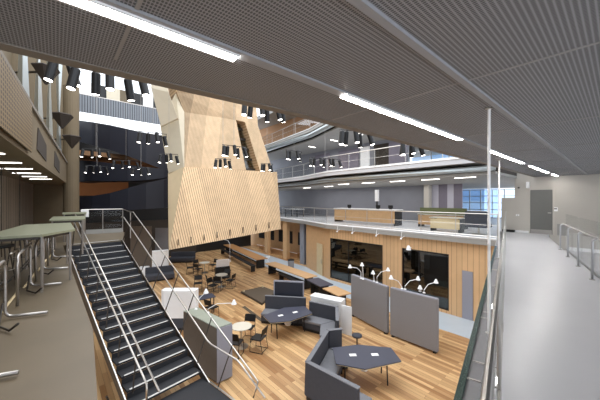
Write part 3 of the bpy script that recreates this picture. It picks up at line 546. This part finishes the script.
def counter(pts, z, lab, m_='mint'):
    P = [Vector((x, y, 0)) for x, y in pts]; c = sum(P, Vector()) / len(P); t = thing('counter', lab, 'counter', c + Vector((0, 0, L1)), 0, 'high counters of the left gallery')
    MB().prism([(p - c).xy for p in P], z - .04, z).build('top', m_, t)
    for p in P: q = (p - c) * .86; MB().tube([q, q + Vector((0, 0, z - .04))], .022, 6).build('leg', 'steel_soft', t)
    MB().prism([((p - c) * .84).xy for p in P], z - .1, z - .045).build('frame', 'dsteel', t)
counter([(-4.95, 4.25), (-4.35, 4.72), (-4.5, 5.6), (-5.9, 7.2), (-6.5, 6.6)], 1.02, 'pale green topped counter in front, above the tubular frames')
counter([(-6.9, 7.7), (-6.3, 8.2), (-7.5, 9.8), (-8.2, 9.3)], 1.05, 'second pale counter, between the front one and the stair landing')
counter([(-9.0, 10.6), (-8.4, 11.0), (-9.3, 12.2), (-10.0, 11.8)], 1.08, 'farthest pale counter on the left gallery, by the landing guard')
for k, (x, y) in enumerate(((-5.75, 5.4), (-6.55, 6.5), (-7.6, 8.0), (-8.5, 9.4))):
    t = thing('bar_stool', 'dark bar stool by the pale counters, %s' % ['nearest one', 'second one', 'third one', 'farthest one'][k], 'stool', (x, y, L1), .4, 'dark stools by the left counters')
    MB().lathe([(.17, .68), (.19, .7), (.19, .73), (.15, .74)], 14).build('seat', 'black', t)
    for q in range(4):
        a = q * math.pi / 2 + .78; MB().tube([(.1 * math.cos(a), .1 * math.sin(a), .69), (.2 * math.cos(a), .2 * math.sin(a), 0)], .011, 6).build('leg', 'dsteel', t)
    MB().tube([(.17 * math.cos(a), .17 * math.sin(a), .25) for a in [i * math.pi / 6 for i in range(13)]], .008, 5).build('foot_ring', 'steel_soft', t)
# fine brown wire net hung along the left gallery
net = bpy.data.materials.new('wire_net'); net.use_nodes = True; nt = net.node_tree; nb = nt.nodes['Principled BSDF']; nb.inputs['Base Color'].default_value = rgb(120, 102, 78); nb.inputs['Roughness'].default_value = .5
tc = nd(nt, 'ShaderNodeTexCoord'); br = nd(nt, 'ShaderNodeTexBrick', i_Scale=1.0, offset=.5); br.inputs['Brick Width'].default_value = .07; br.inputs['Row Height'].default_value = .32; br.inputs['Mortar Size'].default_value = .0042; br.inputs['Mortar Smooth'].default_value = 0
br.inputs['Color1'].default_value = br.inputs['Color2'].default_value = (0, 0, 0, 1); br.inputs['Mortar'].default_value = (1, 1, 1, 1)
mp = nd(nt, 'ShaderNodeMapping'); mp.inputs['Rotation'].default_value = (-math.pi / 2, 0, 0); nt.links.new(tc.outputs['Object'], mp.inputs[0]); nt.links.new(mp.outputs[0], br.inputs[0]); nt.links.new(br.outputs[0], nb.inputs['Alpha']); M['net'] = net
t = thing('wire_net', 'fine brown wire net hanging along the left gallery', 'net', LQ(-2.5, .95, L1), math.atan2(LD.y, LD.x))
MB().add([(0, 0, .03), (10.5, 0, .03), (10.5, 0, 2.5), (0, 0, 2.5)], [(0, 1, 2, 3)]).build('mesh', 'net', t)
for x in (.9, 3.2, 5.6, 8.0, 10.5): MB().tube([(x, 0, 0), (x, 0, 2.5)], .012, 6).build('post', 'dsteel', t)
MB().tube([(0, 0, 2.5), (10.5, 0, 2.5)], .015, 6).build('top_wire', 'dsteel', t)
t = thing('round_column', 'tall beige column at the far end of the left gallery', 'column', (-12.75, 15.6, 0))
MB().lathe([(.36, 0), (.36, 11.5)], 20).build('shaft', 'beige', t, smooth=False); MB().lathe([(.42, 0), (.42, .1), (.36, .12)], 20).build('base', 'conc_painted_dim', t)

# ------------------------------------------------------------------ pendant spotlight clusters
def can_proto():
    m1 = MB().lathe([(.045, .33), (.06, .31), (.06, 0), (.052, 0), (.052, .03)], 16); return m1
def cluster(px, py, Y, ncan, spread, lab, r0):
    p = dep(px, py, Y)
    t = thing('pendant_spotlights', lab, 'spotlight cluster', p, r0, 'black spotlight clusters hanging in the atrium')
    MB().tube([(0, 0, .2), (0, 0, 15.2 - p.z)], .006, 5).build('cable', 'steel_soft', t)
    br = MB()
    for i in range(ncan):
        u_ = 0 if ncan == 1 else -1 + 2 * i / (ncan - 1); x = u_ * spread / 2; y = (.12 if i % 2 else -.12); tilt = u_ * .3 + .08; roll = (.12 if i % 2 else -.18)
        c = can_proto().build('can', 'black', t, smooth=False); c.location = (x, y, -.17 + .03 * ((i * 7) % 3)); c.rotation_euler = (roll, -tilt * .6, 0)
        l = MB().lathe([(.051, .006), (.051, .0), (.03, -.006)], 14).build('lens', 'lens', c)
        br.tube([(x, y, .12), (x, 0, .2), (0, 0, .2)], .012, 5)
    br.build('bracket', 'black', t)
CL = [(63, 73, 4.3, 2, .25, 'pendant spotlights nearest the left gallery columns, cut off by the ceiling'), (112, 85, 4.3, 5, .95, 'largest pendant spotlights, upper left just under the ceiling edge'), (265, 113, 6.7, 6, 1.15, 'pendant spotlights in front of the upper right of the timber tower'),
      (355, 139, 6.7, 5, .8, 'pendant spotlights right of centre below the ceiling edge'), (410, 150, 7.5, 5, .72, 'rightmost pendant spotlights, in front of the gallery balustrade'), (234, 152, 9.3, 5, .8, 'pendant spotlights over the middle of the timber tower'),
      (223, 164, 11.0, 4, .6, 'small pendant spotlights just above the lower timber cladding'), (267, 168, 13.0, 4, .6, 'small pendant spotlights at the top right corner of the lower timber cladding'), (294, 156, 11.0, 4, .8, 'pendant spotlights on a cable right of the timber tower'),
      (325, 163, 12.5, 7, 1.5, 'wide row of pendant spotlights in front of the gallery edge'), (153, 139, 9.0, 4, .8, 'pendant spotlights left of the cream sail of the tower'), (169, 159, 11.3, 4, .65, 'pendant spotlights overlapping the left edge of the tower'),
      (96, 154, 12, 4, .95, 'upper left of the pendant spotlights in front of the black spiral stair'), (97, 170, 14, 4, .9, 'lower left of the pendant spotlights in front of the black spiral stair'), (126, 165, 13, 4, 1.0, 'middle of the pendant spotlights in front of the black spiral stair'), (141, 172, 13.6, 3, .7, 'lower right of the pendant spotlights in front of the black spiral stair')]
for i, c in enumerate(CL): cluster(*c, r0=.2 + .37 * i % 1.0 * .5)

# ------------------------------------------------------------------ office deck furniture
r_u = ANG_U
def desk(a, b, wdt, dp, h, lab, front='ply', top='white', screen=None):
    t = thing('office_desk', lab, 'desk', AK(a, b, L1), r_u, 'desks on the office level')
    MB().box((0, 0, h - .02), (dp, wdt, .04)).build('top', top, t); MB().box((-dp / 2 + .06, 0, h * .5 + .04), (.03, wdt - .1, h - .22)).build('modesty_panel', front, t)
    for y in (-wdt / 2 + .08, wdt / 2 - .08): MB().box((0, y, (h - .04) / 2), (dp - .1, .06, h - .04)).build('leg', 'black', t)
    if screen: MB().box((.0, 0, h + .18), (.04, wdt, .36)).build('desk_screen', screen, t)
desk(13.9, 10.0, 5.0, 1.0, 1.0, 'long pale topped desk with timber front behind the deck balustrade'); desk(14.6, 5.9, 2.6, .8, .78, 'desk with olive green screen and timber front near the white pole', 'ply', 'offwhite', 'green')
desk(13.0, 5.05, 1.5, .7, .72, 'low pale timber fronted desk at the right end of the deck', 'palewood', 'offwhite'); desk(16.5, 5.2, 1.6, .8, .95, 'dark desk by the far office window', 'room', 'white')
t = thing('meeting_table', 'white topped table with black legs at the left end of the deck', 'table', AK(14.9, 17.8, L1), r_u)
MB().box((0, 0, .74), (.9, 1.9, .04)).build('top', 'white', t)
for x in (-.38, .38):
    for y in (-.85, .85): MB().box((x, y, .36), (.05, .05, .72)).build('leg', 'black', t)
t = thing('swivel_armchair', 'dark blue grey armchair with its back to the deck balustrade', 'chair', AK(12.7, 3.75, L1), r_u)
MB().box((-.3, 0, .72), (.1, .9, .75)).build('backrest', 'charcoal', t, bevel=.04); MB().box((.1, 0, .42), (.7, .9, .16)).build('seat', 'charcoal', t, bevel=.04); MB().tube([(.1, 0, 0), (.1, 0, .36)], .04, 8).build('stem', 'steel', t)
MB().lathe([(.3, 0), (.3, .03), (.05, .06)], 14, (.1, 0, 0)).build('foot', 'steel', t)
t = thing('white_column_unit', 'slim white box on a dark post behind the long desk', 'display post', AK(16.6, 11.0, L1), r_u)
MB().tube([(0, 0, 0), (0, 0, 1.5)], .06, 8).build('post', 'black', t); MB().box((0, 0, 1.95), (.2, .26, .9)).build('box', 'white', t)
for k, b in enumerate((11.3, 9.2, 8.4)):
    t = thing('desk_monitor', 'small dark item on the long pale desk, %s' % ['left one', 'middle one', 'right one'][k], 'monitor', AK(14.0, b, L1 + 1.0), r_u, 'items on the long pale desk')
    MB().box((0, 0, .16), (.04, .32, .2)).build('screen', 'black', t); MB().box((0, 0, .03), (.14, .14, .06)).build('stand', 'black', t)

# ------------------------------------------------------------------ rooms behind the windows
for k, b in enumerate((5.2, 8.3, 10.0)):
    t = thing('room_table', 'table in the dark room behind the glass, %s' % ['behind the right window', 'behind the left window, near end', 'behind the left window, far end'][k], 'table', AK(13.3, b, .01), r_u, 'tables in the dark rooms')
    MB().box((0, 0, .73), (1.3, 1.2, .04)).build('top', 'teal' if k == 0 else 'ply', t)
    for x in (-.55, .55):
        for y in (-.5, .5): MB().box((x, y, .355), (.05, .05, .71)).build('leg', 'steel_soft', t)
t = thing('wall_screen', 'grey hanging panel in the dark room behind the right window', 'screen', AK(12.9, 6.1, 1.5), r_u)
MB().box((0, 0, .5), (.06, .75, .95)).build('panel', 'felt', t); MB().tube([(0, 0, .97), (0, 0, 1.38)], .015, 6).build('hanger', 'steel', t)

# ------------------------------------------------------------------ ground floor furniture
def chair_proto():
    t = thing('visitor_chair', '', 'chair', (0, 0, 0), 0, 'black chairs around the round tables')
    MB().box((0, 0, .45), (.44, .42, .035)).build('seat', 'black', t, bevel=.012)
    MB().extr([(-.2, .2, .58), (.2, .2, .58), (.19, .26, .83), (-.19, .26, .83)], (0, .022, 0)).build('backrest', 'black', t)
    for s in (-1, 1):
        x = s * .21; MB().tube([(x, -.22, .0), (x, -.2, .43), (x, .18, .43), (x, .26, .82)], .012, 6).tube([(x, -.22, .013), (x, .26, .013), (x, .18, .43)], .012, 6).build('side_frame', 'black', t)
    MB().tube([(-.21, .22, .013), (.21, .22, .013)], .011, 6).build('floor_bar', 'black', t)
    return t
CH = [None]
def chair(p, rz, lab):
    if CH[0] is None: CH[0] = chair_proto(); CH[0].location = p; CH[0].rotation_euler = (0, 0, rz); CH[0]['label'] = lab; return
    dup(CH[0], lab, p, rz)
RT = [None]
def round_table(p, lab):
    if RT[0] is None:
        t = RT[0] = thing('round_table', lab, 'table', p, 0, 'pale round tables')
        MB().lathe([(.34, .70), (.36, .71), (.36, .73), (.35, .735)], 32).build('top', 'offwhite', t)
        MB().tube([(0, 0, .02), (0, 0, .7)], .03, 10).build('column', 'steel', t); MB().lathe([(.24, 0), (.24, .012), (.03, .03)], 24).build('foot', 'steel', t)
    else: dup(RT[0], lab, p, 0)
def gp(px, py, z=.73): q = at(px, py, z); return Vector((q.x, q.y, 0))
R1 = gp(241.5, 326); R2 = gp(221.5, 274.5); R3 = gp(204.5, 262.5)
round_table(R1, 'pale round table nearest the taupe cabinet, with three black chairs'); round_table(R2, 'pale round table in front of the white slanted panel'); round_table(R3, 'farthest pale round table, left of the white slanted panel')
def rnd(c, ang, d, lab): 
    p = c + Vector((math.cos(ang), math.sin(ang), 0)) * d; chair(p, ang - math.pi / 2, lab)
rnd(R1, 1.35, .55, 'black chair behind the nearest round table'); rnd(R1, -.35, .68, 'black chair right of the nearest round table'); rnd(R1, -1.75, .55, 'black chair in front of the nearest round table, by the cabinet')
rnd(R2, -.3, .6, 'black chair right of the middle round table'); rnd(R2, -1.6, .6, 'black chair in front of the middle round table'); rnd(R2, -2.6, .65, 'black chair left of the middle round table'); rnd(R2, 1.4, .6, 'black chair behind the middle round table')
rnd(R3, -1.9, .7, 'black chair in front of the farthest round table'); rnd(R3, 2.6, .7, 'black chair left of the farthest round table'); rnd(R3, .9, .7, 'black chair behind the farthest round table')
for k, (px, py, a_) in enumerate(((198, 284, .3), (213, 286, 1.2), (190, 268, 2.0))): chair(gp(px, py, .4), a_, ['black chair on its own left of the middle round table', 'black chair between the small dark desk and the middle round table', 'black chair near the low sofa under the tower corner'][k])
# hexagonal tables
def hex_table(pts, lab):
    c = sum(pts, Vector()) / len(pts); t = thing('hexagonal_table', lab, 'table', (c.x, c.y, 0), 0, 'dark hexagonal tables'); q = [p - Vector((c.x, c.y, 0)) for p in pts]
    MB().prism([p.xy for p in q], .70, .728).build('top', 'slate', t, bevel=.004); MB().prism([(p.xy * .995) for p in q], .685, .70).build('edge_band', 'palewood', t)
    ax = (q[0] + q[5] - q[2] - q[3]); ax.z = 0; ax.normalize(); sd = Vector((-ax.y, ax.x, 0)); L = abs((q[0] - q[3]).dot(ax)) * .33
    for s in (-1, 1):
        for w_ in (-1, 1): MB().tube([ax * s * L + sd * w_ * .28 + Vector((0, 0, .02)), ax * s * L + sd * w_ * .2 + Vector((0, 0, .69))], .02, 8).build('leg', 'black', t)
        MB().box(ax * s * .32 + Vector((0, 0, .733)), (.2, .12, .012), math.atan2(ax.y, ax.x)).build('power_box', 'white', t)
    MB().lathe([(.1, .3), (.14, .36), (.02, .42)], 14).build('cable_tray', 'white', t)
def hp(l): return [at(x, y, .728) for x, y in l]
hex_table(hp([(332.5, 347.5), (358, 344.5), (391, 347.5), (401.5, 361), (365, 369), (336, 363.5)]), 'dark hexagonal table in front of the near charcoal sofa')
hex_table(hp([(263, 315.5), (284, 307.5), (305, 306), (312.5, 313), (290, 321), (270.5, 322.5)]), 'dark hexagonal table between the farther charcoal sofas')
# banquette sofas following a floor polyline of their backs
def sofa(pl, depth, lab, hb=.98, seat_side=1, parts_skip=(), white=False):
    t = thing('banquette_sofa', lab, 'sofa', (pl[0][0], pl[0][1], 0), 0, 'charcoal banquette sofas'); o = Vector((pl[0][0], pl[0][1], 0)); P = [Vector((x, y, 0)) - o for x, y in pl]
    def normal(i):
        ds = []
        if i > 0: ds.append((P[i] - P[i - 1]).normalized())
        if i < len(P) - 1: ds.append((P[i + 1] - P[i]).normalized())
        d = sum(ds, Vector()).normalized(); n_ = Vector((d.y, -d.x, 0)) * seat_side
        k = 1 / max(.6, d.dot(ds[0])); return n_ * k
    Nn = [normal(i) for i in range(len(P))]
    for i in range(len(P) - 1):
        def q(j, d, z): v = P[j] + Nn[j] * d; return (v.x, v.y, z)
        a, b = i, i + 1; sh = .012
        def blk(nm, d0, d1, z0, z1, m_, dt=0, bev=.02):
            vs = [q(a, d0, z0), q(b, d0, z0), q(b, d1, z0), q(a, d1, z0), q(a, d0 + dt, z1), q(b, d0 + dt, z1), q(b, d1, z1), q(a, d1, z1)]
            ctr = sum((Vector(v) for v in vs), Vector()) / 8; ax = (P[b] - P[a]).normalized()
            vs = [Vector(v) - ax * sh * (1 if (Vector(v) - ctr).dot(ax) > 0 else -1) for v in vs]
            return MB().add(vs, [(0, 3, 2, 1), (4, 5, 6, 7), (0, 1, 5, 4), (1, 2, 6, 5), (2, 3, 7, 6), (3, 0, 4, 7)]).build(nm, m_, t, bevel=bev)
        blk('plinth', .05, depth - .06, 0, .12, 'black', bev=0); blk('seat_base', .02, depth, .12, .34, 'charcoal'); blk('seat_cushion', .14, depth + .02, .345, .45, 'seatgrey', bev=.03); blk('backrest', 0, .13, .12, hb, 'charcoal', .02, .03)
        blk('top_piping', .02, .14, hb, hb + .015, 'seatgrey', bev=0)
    return t
sofa([(1.28, 6.2), (.1, 7.28), (.83, 9.13), (1.36, 9.25)], .68, 'C shaped charcoal sofa wrapping the near hexagonal table', seat_side=1)
sofa([(-1.54, 12.45), (.28, 12.15)], .7, 'straight charcoal sofa with tall dark panel behind it', seat_side=1)
sofa([(.42, 11.75), (1.54, 11.1), (1.38, 9.75)], .68, 'angled charcoal sofa in front of the white desk', seat_side=1)
t = thing('privacy_screen', 'tall dark screen with pale border behind the straight sofa', 'screen', (-.9, 12.5, 0), -.16); t.scale = (K, K, K)
MB().box((.35, 0, .78), (1.1, .04, 1.14)).build('panel', 'navy', t); MB().box((.35, .0, 1.37), (1.16, .07, .05)).box((-.22, 0, .7), (.04, .07, 1.38)).box((.92, 0, .7), (.04, .07, 1.38)).build('frame', 'felt2', t)
t = thing('white_desk', 'white desk with white side panel behind the angled sofa', 'desk', (1.16, 11.85, 0), -.55); t.scale = (K, K, K)
MB().box((0, 0, .93), (1.25, .4, .04)).build('top', 'white', t); MB().box((0, -.16, .52), (1.2, .03, .78)).build('front_panel', 'white', t); MB().box((-.58, 0, .455), (.04, .36, .91)).build('side_panel', 'white', t); MB().box((.6, 0, .455), (.05, .38, .91)).build('side_panel', 'white', t)
tag(MB().extr([Vector((1.62, 10.95, 0)), Vector((1.97, 10.7, 0)), Vector((1.97, 10.7, 1.1)), Vector((1.62, 10.95, 1.1))], (.02, .04, 0)).build('side_screen', 'white'), 'white upright board at the end of the angled sofa', 'board')
t = thing('pedestal_stool', 'small dark stool between the near sofa and the grey partition', 'stool', (gp(357, 336, .4).x, gp(357, 336, .4).y, 0))
MB().lathe([(.16, .38), (.18, .4), (.18, .44), (.1, .46)], 16).build('seat', 'charcoal', t, smooth=True); MB().tube([(0, 0, .02), (0, 0, .39)], .025, 8).build('stem', 'dsteel', t); MB().lathe([(.15, 0), (.15, .015), (.02, .03)], 16).build('foot', 'dsteel', t)
# tall grey partitions with task lamps
def partition(p, q, h, th, lab, m_='felt', topm='felt2'):
    p = Vector((p[0], p[1], 0)); q = Vector((q[0], q[1], 0)); d = (q - p); L = d.length; d.normalize(); n_ = Vector((-d.y, d.x, 0))
    if n_.y < 0: n_ = -n_
    t = thing('partition', lab, 'partition', p, math.atan2(d.y, d.x), 'grey felt partitions'); s = 1 if Vector((-d.y, d.x, 0)).dot(n_) > 0 else -1
    MB().box((L / 2, s * th / 2, h / 2 + .03), (L, th, h - .06)).build('panel', m_, t, bevel=.025)
    MB().box((L / 2, s * th / 2, h + .006), (L - .04, th - .05, .012)).build('top_cap', topm, t)
    for x in (.1, L - .1): MB().box((x, s * th / 2, .02), (.1, th, .04)).build('foot', 'black', t)
    return t
partition((2.29, 12.6), (3.33, 10.78), 1.85, .16, 'tall grey felt partition, left one of the pair in front of the timber box'); partition((3.43, 10.69), (4.62, 9.42), 1.85, .16, 'tall grey felt partition, right one of the pair in front of the timber box', 'felt')
def lamp(bpx, bpy, hpx, hpy, Y, lab, zb=None):
    Y = Y * K; b = dep(bpx, bpy, Y); h = dep(hpx, hpy, Y - .05); e = b.lerp(h, .35) + Vector((0, 0, .1)); top = zb if zb else 1.86
    t = thing('task_lamp', lab, 'lamp', (b.x, b.y, top), 0, 'white task lamps'); R = Vector((b.x, b.y, top))
    MB().lathe([(.05, 0), (.05, .02), (.02, .03)], 12).build('base', 'white', t); MB().tube([Vector((0, 0, .02)), b - R, e - R, h - R], .012, 6).build('arm', 'white', t)
    hd = h - R; MB().lathe([(.03, .1), (.045, .06), (.085, -.03), (.08, -.04)], 14, hd).build('shade', 'white', t)
LP = [(361, 272, 350, 267, 10.3, 'white task lamp leaning left over the left partition'), (363, 273, 362, 265, 10.2, 'upright white task lamp over the left partition'), (374, 279, 373, 273, 9.95, 'white task lamp pointing down near the right end of the left partition'), (377, 277, 388, 270, 9.8, 'white task lamp reaching right from the left partition'),
      (402, 287, 391, 278, 9.1, 'white task lamp leaning left over the right partition'), (405, 286, 418, 279, 9.05, 'white task lamp reaching right in the middle of the right partition'), (420, 292, 420, 288, 8.85, 'short white task lamp pointing down on the right partition'), (424, 290, 436, 282, 8.7, 'white task lamp at the right end of the right partition')]
for l in LP: lamp(*l)
# taupe cabinet by the stair
C0, C1, C2 = Vector((-2.35, 7.91, 0)), Vector((-2.0, 8.22, 0)), Vector((-3.8, 9.13, 0)); C3 = C2 + C1 - C0
t = thing('storage_cabinet', 'tall taupe cabinet with pale green top beside the black stair', 'cabinet', C0)
def off(v, z): return Vector((v.x - C0.x, v.y - C0.y, z))
MB().prism([off(C0, 0).xy, off(C1, 0).xy, off(C3, 0).xy, off(C2, 0).xy], .04, 1.56).build('body', 'brownfelt', t)
e = (C1 - C0).normalized(); nrm = Vector((e.y, -e.x, 0))
MB().extr([off(C0, .04), off(C1, .04), off(C1, 1.56), off(C0, 1.56)], nrm * .03).build('end_panel', 'felt2', t)
MB().prism([off(C0, 0).xy, off(C1, 0).xy, off(C3, 0).xy, off(C2, 0).xy], 1.565, 1.59).build('top', 'cabtop', t); MB().prism([off(C0, 0).lerp(off(C3, 0), f).xy for f in (.05,)] + [off(C1, 0).lerp(off(C2, 0), .05).xy, off(C3, 0).lerp(off(C0, 0), .05).xy, off(C2, 0).lerp(off(C1, 0), .05).xy], 0, .04).build('plinth', 'black', t)
lamp(208, 309, 234, 303, 7.75, 'white task lamp with a long arm reaching right from the taupe cabinet', 1.59); lamp(196, 306, 206, 292, 8.0, 'white task lamp bent upward on the taupe cabinet', 1.59)
# white booths and soft seating behind the stair
def booth(px0, px1, py, Y, h, lab, rz=0):
    a = dep(px0, py, Y); b = dep(px1, py, Y); wd = b.x - a.x; t = thing('high_back_booth', lab, 'booth seat', ((a.x + b.x) / 2, Y, 0), rz, 'white high backed booth seats')
    prof = [(-wd / 2, .4), (-wd / 2, .1), (-wd / 2 + .14, 0), (wd / 2 - .14, 0), (wd / 2, .1), (wd / 2, .4)]
    MB().prism(prof, .5, h).build('white_shell', 'white', t, bevel=.015); MB().prism([(-wd / 2, 0), (wd / 2, 0), (wd / 2, .9), (-wd / 2, .9)], .1, .495).build('seat_base', 'charcoal', t, bevel=.02)
    MB().prism([(-wd / 2 + .08, .405), (wd / 2 - .08, .405), (wd / 2 - .08, .9), (-wd / 2 + .08, .9)], .5, .56).build('seat_cushion', 'seatgrey', t, bevel=.015); MB().box((0, .35, .05), (wd - .15, .5, .1)).build('plinth', 'black', t)
    return t
booth(160, 195, 290, 11.1, 1.6, 'large white booth back beside the middle of the black stair')
booth(153, 168, 250, 18.7, 1.8, 'white booth back farther away, left of the timber tower foot', .5)
t = thing('lounge_sofa', 'low dark sofa right of the far white booth', 'sofa', gp(160, 272, .4) + Vector((.2, -.4, 0)), .5)
MB().box((0, 0, .25), (1.7, .8, .3)).build('seat', 'charcoal', t, bevel=.04); MB().box((0, .35, .55), (1.7, .14, .5)).build('backrest', 'charcoal', t, bevel=.04); MB().box((0, 0, .05), (1.5, .6, .1)).build('plinth', 'black', t)
t = thing('lounge_sofa', 'low dark sofa under the lower corner of the timber tower', 'sofa', gp(182, 256, .5), .1)
MB().box((0, 0, .25), (2.0, .8, .3)).build('seat', 'charcoal', t, bevel=.04); MB().box((0, .35, .55), (2.0, .14, .5)).build('backrest', 'charcoal', t, bevel=.04); MB().box((0, 0, .05), (1.8, .6, .1)).build('plinth', 'black', t)
t = thing('pouf', 'white cube pouf beside the stair', 'pouf', gp(144, 267, .6), .3)
MB().box((0, 0, .32), (.6, .6, .58)).build('body', 'white', t, bevel=.05); MB().box((0, 0, .015), (.5, .5, .03)).build('foot', 'black', t)
def board(px0, px1, py, Y, lab, m_):
    a = dep(px0, py, Y); b = dep(px1, py, Y); wd = b.x - a.x; t = thing('acoustic_board', lab, 'board', ((a.x + b.x) / 2, Y, 0), -.1, 'tall boards behind the stair')
    MB().box((0, 0, a.z / 2 + .03), (wd, .08, a.z - .06)).build('panel', m_, t, bevel=.01); MB().box((0, 0, .02), (wd * .8, .4, .04)).build('foot', 'black', t)
board(130, 152, 226, 20.2, 'tall taupe board behind the stair handrails', 'brownfelt'); board(155, 169, 228, 20.7, 'tall grey board left of the timber tower foot', 'felt')
t = thing('work_desk', 'small dark desk with black legs behind the taupe cabinet', 'desk', gp(203, 297), .6)
MB().box((0, 0, .72), (1.0, .6, .03)).build('top', 'slate', t)
for x in (-.42, .42):
    for y in (-.25, .25): MB().box((x, y, .352), (.04, .04, .705)).build('leg', 'black', t)
chair(gp(203, 297) + Vector((.55, -.45, 0)), 2.6, 'black chair at the small dark desk behind the cabinet')
t = thing('slanted_panel', 'white slanted panel on a black frame behind the middle round table', 'panel', gp(222, 266, .9) + Vector((0, .2, 0)), .5)
MB().box((0, 0, 1.05), (.85, .05, .5), 0, Matrix.Rotation(.25, 3, 'X')).build('board', 'white', t); MB().box((0, .12, .4), (.95, .3, .76)).build('dark_seat_back', 'black', t, bevel=.03)
for x in (-.4, .4): MB().tube([(x, .05, 0), (x, .05, .9)], .02, 6).build('leg', 'black', t)
t = thing('arc_lamp', 'thin white arc lamp over the black seats near the long table', 'lamp', gp(229, 262, .0) + Vector((0, .3, 0)))
MB().tube([(0, 0, 0), (0, 0, 1.5), (-.2, .1, 1.75), (-.7, .2, 1.85)], .015, 6).build('arm', 'white', t); MB().lathe([(.12, 0), (.12, .02), (.02, .04)], 14).build('base', 'white', t); MB().lathe([(.03, .05), (.11, -.04), (.1, -.05)], 14, (-.72, .2, 1.84)).build('shade', 'white', t)
# long timber tables running along the pale strip
def long_table(p, q, wd, lab, m_='oak'):
    d = q - p; L = d.length; t = thing('long_table', lab, 'table', ((p.x + q.x) / 2, (p.y + q.y) / 2, 0), math.atan2(d.y, d.x), 'long tables beside the pale strip')
    MB().box((0, 0, .71), (L, wd, .05)).build('top', m_, t, bevel=.005)
    for x in (-L / 2 + .3, L / 2 - .3): MB().box((x, 0, .345), (.08, wd * .7, .68)).build('leg', 'black', t)
    MB().box((0, 0, .3), (L - .6, .06, .1)).build('stretcher', 'black', t)
long_table(gp(228, 244.3), gp(262, 259), .95, 'farthest long timber table, emerging from behind the tower'); long_table(gp(270, 262.5), gp(312, 277), .85, 'middle long timber table by the pale floor strip', 'ply')
long_table(gp(312.5, 278.5), gp(327, 285.5), .8, 'dark grey table between two timber tables', 'slate'); long_table(gp(329, 287), gp(345, 294.5), .8, 'nearest long timber table, beside the left felt partition', 'ply')
def bench(p, q, lab):
    d = q - p; L = d.length; t = thing('bench', lab, 'bench', ((p.x + q.x) / 2, (p.y + q.y) / 2, 0), math.atan2(d.y, d.x), 'dark benches beside the long tables')
    MB().box((0, 0, .43), (L, .34, .05)).build('seat', 'black', t)
    for x in (-L / 2 + .2, L / 2 - .2): MB().box((x, 0, .2), (.06, .3, .4)).build('leg', 'black', t)
bench(gp(222, 249, .45), gp(254, 266, .45), 'dark bench in front of the farthest long table'); bench(gp(280, 273, .45), gp(303, 284, .45), 'dark bench in front of the middle long table'); bench(gp(318, 298, .45), gp(338, 306, .45), 'dark bench in front of the nearest long table')
t = thing('wall_bench', 'long timber bench along the recessed wall', 'bench', AK(14.0, 19, 0), ANG_U)
MB().box((0, 0, .45), (.55, 6.5, .06)).build('seat', 'oak', t); MB().box((.1, 0, .21), (.3, 6.2, .42)).build('base', 'ply', t); MB().box((-.2, 0, .5), (.06, 6.5, .03)).build('edge', 'white', t)
t = thing('waste_bin', 'small grey bin beside the long tables', 'bin', gp(291, 264, .4))
MB().lathe([(.2, 0), (.24, .7), (.22, .7), (.2, .62)], 16).build('body', 'felt', t, smooth=True); MB().lathe([(.25, .69), (.25, .73), (.2, .74)], 16).build('rim', 'black', t)
t = thing('white_stool', 'pale folded stool at the end of the farthest long table', 'stool', gp(268, 262, .2))
MB().tube([(-.15, 0, 0), (.12, 0, .75)], .02, 6).build('leg', 'white', t); MB().tube([(.15, 0, 0), (-.1, .1, .55)], .02, 6).build('leg', 'white', t); MB().box((0, .05, .6), (.3, .3, .03)).build('seat', 'white', t)
# low dark platform, floor slot
q = [at(241, 293, 0), at(263, 288, 0), at(276, 293, 0), at(262, 305, 0)]; c = sum(q, Vector()) / 4
t = thing('low_platform', 'low brown carpeted platform left of the straight sofa', 'platform', c)
MB().prism([(p - c).xy for p in q], 0, .1).build('top', 'mat_brown', t); MB().prism([((p - c) * 1.03).xy for p in q], 0, .06).build('frame', 'dsteel', t)
for k in (0, 1): MB().box((q[k] - c) * .86 + Vector((0, 0, .13)), (.1, .1, .08)).build('brass_block', 'palewood', t)
tag(MB().extr([at(242, 307, .004), at(245, 306, .004), at(265, 321, .004), at(262, 322.5, .004)], (0, 0, .006)).build('floor_slot', 'mat_brown'), 'long narrow floor trench cover running towards the hexagonal table', 'floor cover')
